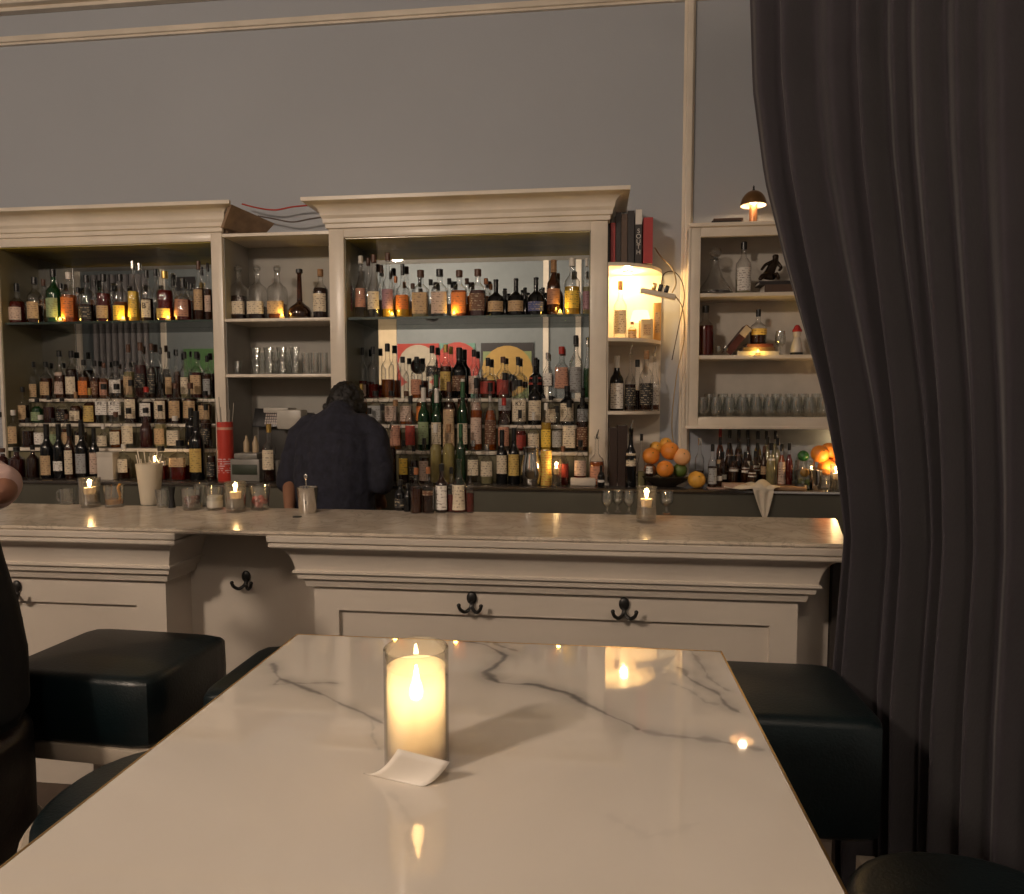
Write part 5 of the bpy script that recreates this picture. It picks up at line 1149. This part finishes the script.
xs_ = xY(846, 448, 4.2)
t = thing('wall_sconce', 'small glowing wall sconce half hidden at the curtain edge', 'lamp', (xs_, YW - .001, 1.24))
obj('back_plate', bx(-.025, .025, -.012, 0, -.04, .04, .003), BRASS, t)
bm = BM(); tube(bm, smoothpts([(0, -.012, 0), (0, -.05, -.01), (0, -.07, .01)]), .004, 6); obj('arm', bm, BRASS, t)
bm = BM(); sphere(bm, (0, -.07, .03), .018); obj('bulb', bm, flame_mat('lamp_bulb', (1, .72, .42), 7), t)
light('POINT', 'wall_sconce_light', (xs_, YW - .071, 1.27), 1.6, (1, .68, .32), .02)
for k, (dx, dz) in enumerate(((-.05, .0), (-.02, .004), (.01, .002))): pass
# ------------------------------------------------------------------ people
def capsule_ring(bm, pts, seg=16):
    """pts: (centre, rx, ry) elliptical rings, closed with caps"""
    rings = []
    pts = [(Vector(c), rx, ry) for c, rx, ry in pts]
    for i, (c, rx, ry) in enumerate(pts):
        tdir = (pts[min(i + 1, len(pts) - 1)][0] - pts[max(i - 1, 0)][0]).normalized()
        ax = Vector((1, 0, 0)) - tdir * tdir.x
        if ax.length < .3: ax = Vector((0, 1, 0)) - tdir * tdir.y
        ax.normalize(); ay = tdir.cross(ax)
        rings.append([bm.verts.new(c + ax * rx * math.cos(2 * math.pi * k / seg) + ay * ry * math.sin(2 * math.pi * k / seg)) for k in range(seg)])
    for a, b in zip(rings, rings[1:]):
        for i in range(seg): bm.faces.new((a[i], a[(i + 1) % seg], b[(i + 1) % seg], b[i]))
    bm.faces.new(rings[0][::-1]); bm.faces.new(rings[-1])
    for c, rx, ry in (pts[0], pts[-1]): sphere(bm, c, 1, (rx * .97, min(rx, ry) * .97, min(rx, ry) * .97), 12)
def hand(bm, wrist, direction, side, palm_n=Vector((0, -1, 0)), s=1.0, curl=.5):
    d = Vector(direction).normalized(); n = palm_n - d * palm_n.dot(d); n.normalize(); l = d.cross(n) * side
    w = Vector(wrist); pc_ = w + d * .045 * s
    capsule_ring(bm, [(w, .026 * s, .020 * s), (pc_, .038 * s, .016 * s), (w + d * .085 * s, .038 * s, .013 * s)])
    for k, (off, L_) in enumerate(((-.030, .060), (-.010, .072), (.010, .078), (.030, .070))):
        b0 = w + d * .085 * s + l * off * s; p1 = b0 + (d + n * curl * .3).normalized() * L_ * .45 * s; p2 = p1 + (d + n * curl).normalized() * L_ * .32 * s; p3 = p2 + (d + n * curl * 1.8).normalized() * L_ * .25 * s
        tube(bm, [b0 - d * .01, b0, p1, p2, p3], [.0085 * s, .0085 * s, .008 * s, .0072 * s, .0055 * s], 10)
    b0 = w + d * .03 * s + l * .034 * s; tube(bm, [b0 - l * .012 * s, b0, b0 + (l * .9 + d * .8).normalized() * .032 * s, b0 + (l * .5 + d).normalized() * .062 * s], [.011 * s, .011 * s, .0095 * s, .007 * s], 10)
def remeshed(name, bm, m, parent, vox=.006, sm=6):
    o = obj(name, bm, m, parent); r_ = o.modifiers.new('r', 'REMESH'); r_.mode = 'VOXEL'; r_.voxel_size = vox; r_.use_smooth_shade = True
    if sm: s = o.modifiers.new('s', 'SMOOTH'); s.factor = .5; s.iterations = sm
    return o
V3 = Vector
# bartender, seen from behind, head bowed
YBT = 3.16
bxx = cx_(334, YBT, 1.3); B = V3((bxx, YBT, 0))
t = thing('person', 'bartender from behind in dark navy shirt, dark hair, head bowed', 'person', B); t.scale = (.95, 1, 1)
def L(x, y, z): return V3((x, y, z))
bm = BM()
capsule_ring(bm, [(L(0, 0, .90), .165, .12), (L(0, .01, 1.08), .15, .11), (L(0, .03, 1.25), .17, .12), (L(0, .05, 1.36), .17, .11), (L(0, .085, 1.43), .09, .08)])      # torso leaning over the counter
capsule_ring(bm, [(L(0, .09, 1.41), .055, .055), (L(0, .15, 1.47), .05, .052)], 14)                                           # neck
sphere(bm, L(0, .20, 1.50), 1, (.076, .100, .098), 20); sphere(bm, L(0, .25, 1.45), 1, (.058, .055, .07), 16)                 # skull, jaw
bm_face = [(L(0, .305, 1.475), (.012, .016, .022)), (L(.03, .285, 1.50), (.016, .01, .01)), (L(-.03, .285, 1.50), (.016, .01, .01)), (L(.077, .19, 1.485), (.008, .018, .028)), (L(-.077, .19, 1.485), (.008, .018, .028)), (L(0, .295, 1.435), (.022, .012, .008))]
for c, s_ in bm_face: sphere(bm, c, 1, s_, 10)
for sx in (-1, 1):
    capsule_ring(bm, [(L(sx * .165, .05, 1.375), .058, .055), (L(sx * .215, .03, 1.25), .048, .046), (L(sx * .235, .0, 1.13), .04, .04)], 14)
    el = L(sx * .235, .0, 1.13); wr = L(sx * (.10 if sx < 0 else .17), (-.22 if sx < 0 else .20), 1.03 if sx > 0 else 1.0)
    if sx < 0: wr = L(-.175, -.14, 1.005)
    capsule_ring(bm, [(el, .038, .038), (el.lerp(wr, .5), .034, .033), (wr, .025, .022)], 14)
    hand(bm, wr, (wr - el).normalized() * .5 + L(0, .0, -.3), sx, V3((-sx, 0, 0)), 1, .6)
    capsule_ring(bm, [(L(sx * .09, 0, .88), .085, .085), (L(sx * .10, .01, .50), .058, .06), (L(sx * .105, 0, .10), .042, .045)], 14)
    capsule_ring(bm, [(L(sx * .105, -.03, .05), .04, .035), (L(sx * .11, .15, .035), .042, .028)], 12)
remeshed('body', bm, SKIN, t, .007, 5)
bm = BM()
capsule_ring(bm, [(L(0, 0, .82), .21, .155), (L(0, -.005, .95), .205, .15), (L(0, .0, 1.08), .205, .145), (L(0, .02, 1.22), .215, .15), (L(0, .035, 1.33), .205, .138), (L(0, .06, 1.41), .155, .10), (L(0, .085, 1.445), .085, .075)], 20)
for sx in (-1, 1):
    capsule_ring(bm, [(L(sx * .135, .05, 1.38), .075, .070), (L(sx * .190, .045, 1.335), .078, .072), (L(sx * .225, .02, 1.23), .070, .068), (L(sx * .243, .0, 1.12), .062, .062)], 16)
o = remeshed('shirt', bm, SHIRT, t, .008, 6)
o.modifiers.new('d', 'DISPLACE'); tx = bpy.data.textures.new('folds', 'CLOUDS'); tx.noise_scale = .11; o.modifiers['d'].texture = tx; o.modifiers['d'].strength = .022; o.modifiers['d'].mid_level = .5
bm = BM(); capsule_ring(bm, [(L(0, 0, .86), .19, .14), (L(0, 0, .95), .17, .125)], 18)
for sx in (-1, 1): capsule_ring(bm, [(L(sx * .09, 0, .88), .098, .1), (L(sx * .10, .01, .50), .075, .075), (L(sx * .105, 0, .08), .06, .062)], 14)
remeshed('trousers', bm, BLACKC, t, .009, 4)
bm = BM(); sphere(bm, L(0, .178, 1.515), 1, (.088, .100, .094), 20); sphere(bm, L(-.045, .15, 1.50), 1, (.05, .05, .05), 12); sphere(bm, L(.03, .11, 1.475), 1, (.06, .05, .05), 12); sphere(bm, L(-.02, .12, 1.465), 1, (.07, .05, .05), 12)
sphere(bm, L(-.09, .17, 1.47), 1, (.035, .04, .035), 12); sphere(bm, L(.085, .16, 1.47), 1, (.03, .04, .04), 12)
o = remeshed('hair', bm, HAIR, t, .006, 3); o.modifiers.new('d', 'DISPLACE'); tx = bpy.data.textures.new('curls', 'CLOUDS'); tx.noise_scale = .03; o.modifiers['d'].texture = tx; o.modifiers['d'].strength = .025; o.modifiers['d'].mid_level = .5

# seated person at the left edge
P0 = V3((-1.63, 1.44, 0)); PI_ = Matrix.Rotation(R(-50), 3, 'Z')
ELW, WRW = V3((-1.425, 1.50, 1.29)) , V3((-1.64, 1.62, 1.262))
ELL, WRL = PI_ @ (ELW - P0), PI_ @ (WRW - P0)
t = thing('person', 'person seated at the left edge in a pink short-sleeved top, black clothes', 'person', P0, R(50))
bm = BM()
capsule_ring(bm, [(L(0, 0, .80), .15, .12), (L(0, 0, .98), .125, .10), (L(0, .02, 1.15), .145, .11), (L(0, .03, 1.28), .14, .095), (L(0, .03, 1.36), .06, .06)])
capsule_ring(bm, [(L(0, .03, 1.34), .045, .045), (L(0, .05, 1.43), .045, .045)], 12)
sphere(bm, L(0, .06, 1.52), 1, (.072, .092, .105), 20)
for c, s_ in ((L(0, .155, 1.50), (.011, .016, .02)), (L(.028, .14, 1.53), (.014, .01, .009)), (L(-.028, .14, 1.53), (.014, .01, .009)), (L(.073, .06, 1.51), (.008, .016, .026)), (L(-.073, .06, 1.51), (.008, .016, .026)), (L(0, .145, 1.46), (.02, .012, .007))): sphere(bm, c, 1, s_, 10)
for sx in (-1, 1):
    sh, el = L(sx * .15, .03, 1.30), (ELL if sx > 0 else L(sx * .2, .1, 1.08)); wr = WRL if sx > 0 else L(-.1, .33, 1.09)
    capsule_ring(bm, [(sh, .05, .05), (sh.lerp(el, .5), .044, .044), (el, .038, .038)], 14)
    capsule_ring(bm, [(el, .037, .037), (el.lerp(wr, .5), .032, .03), (wr, .023, .02)], 14)
    hand(bm, wr, (wr - el), sx, V3((0, 0, -1)), .93, .5)
    hip, kn, an = L(sx * .09, 0, .80), L(sx * .12, .42, .78), L(sx * .11, .36, .36)
    capsule_ring(bm, [(hip, .085, .08), (kn, .056, .056)], 14); capsule_ring(bm, [(kn, .055, .055), (kn.lerp(an, .4), .054, .054), (an, .035, .035)], 14)
    capsule_ring(bm, [(an + L(0, -.02, -.04), .035, .03), (an + L(0, .13, -.06), .038, .024)], 12)
remeshed('body', bm, SKIN2, t, .007, 4)
bm = BM(); capsule_ring(bm, [(L(0, 0, 1.18), .165, .125), (L(0, .03, 1.30), .16, .11), (L(0, .035, 1.345), .10, .075)], 18)
for sx in (-1, 1):
    sh = L(sx * .14, .03, 1.325); el = ELL if sx > 0 else L(sx * .2, .1, 1.08)
    capsule_ring(bm, [(sh, .064, .062), (sh.lerp(el, .5), .062, .060), (sh.lerp(el, .82), .060, .058)], 16)
o = remeshed('pink_top', bm, PINK, t, .008, 5); o.modifiers.new('d', 'DISPLACE'); o.modifiers['d'].texture = bpy.data.textures['folds']; o.modifiers['d'].strength = .02
bm = BM(); capsule_ring(bm, [(L(0, 0, .715), .235, .20), (L(0, 0, .765), .235, .19), (L(0, 0, .86), .235, .18), (L(0, 0, .98), .22, .155), (L(0, .01, 1.10), .195, .14), (L(0, .02, 1.20), .180, .13), (L(0, .02, 1.235), .165, .12)], 20)
for sx in (-1, 1):
    hip, kn, an = L(sx * .09, .02, .81), L(sx * .12, .42, .79), L(sx * .11, .36, .42)
    capsule_ring(bm, [(hip, .10, .095), (kn, .07, .07)], 14); capsule_ring(bm, [(kn, .07, .07), (an, .05, .05)], 14)
remeshed('black_clothes', bm, BLACKC, t, .009, 4)
bm = BM(); sphere(bm, L(0, .045, 1.545), 1, (.083, .098, .105), 18); sphere(bm, L(0, -.02, 1.46), 1, (.08, .05, .12), 14)
remeshed('hair', bm, HAIR, t, .008, 3)

# ceiling lamps that light the room
def ceiling_lamp(label, x, y, z):
    t = thing('ceiling_lamp', label, 'lamp', (x, y, 0), 0, 'ceiling lamps')
    obj('mount', lathe([(ZC - .05, .07), (ZC - .0005, .08)], 24), BRASS, t)
    bm = BM(); lathe([(ZC - .10, .02), (ZC - .095, .08), (ZC - .08, .12), (ZC - .05, .13)], 24, bm=bm); obj('glass_bowl', bm, flame_mat('lamp_bowl', (1, .72, .42), 4), t)
for (lx, ly, lz, pw), wh in zip(LAMPS, ('in the middle of the far room', 'toward the curtain side', 'at the far left of the room')): ceiling_lamp('glowing glass ceiling lamp behind the camera, ' + wh, lx, ly, lz)
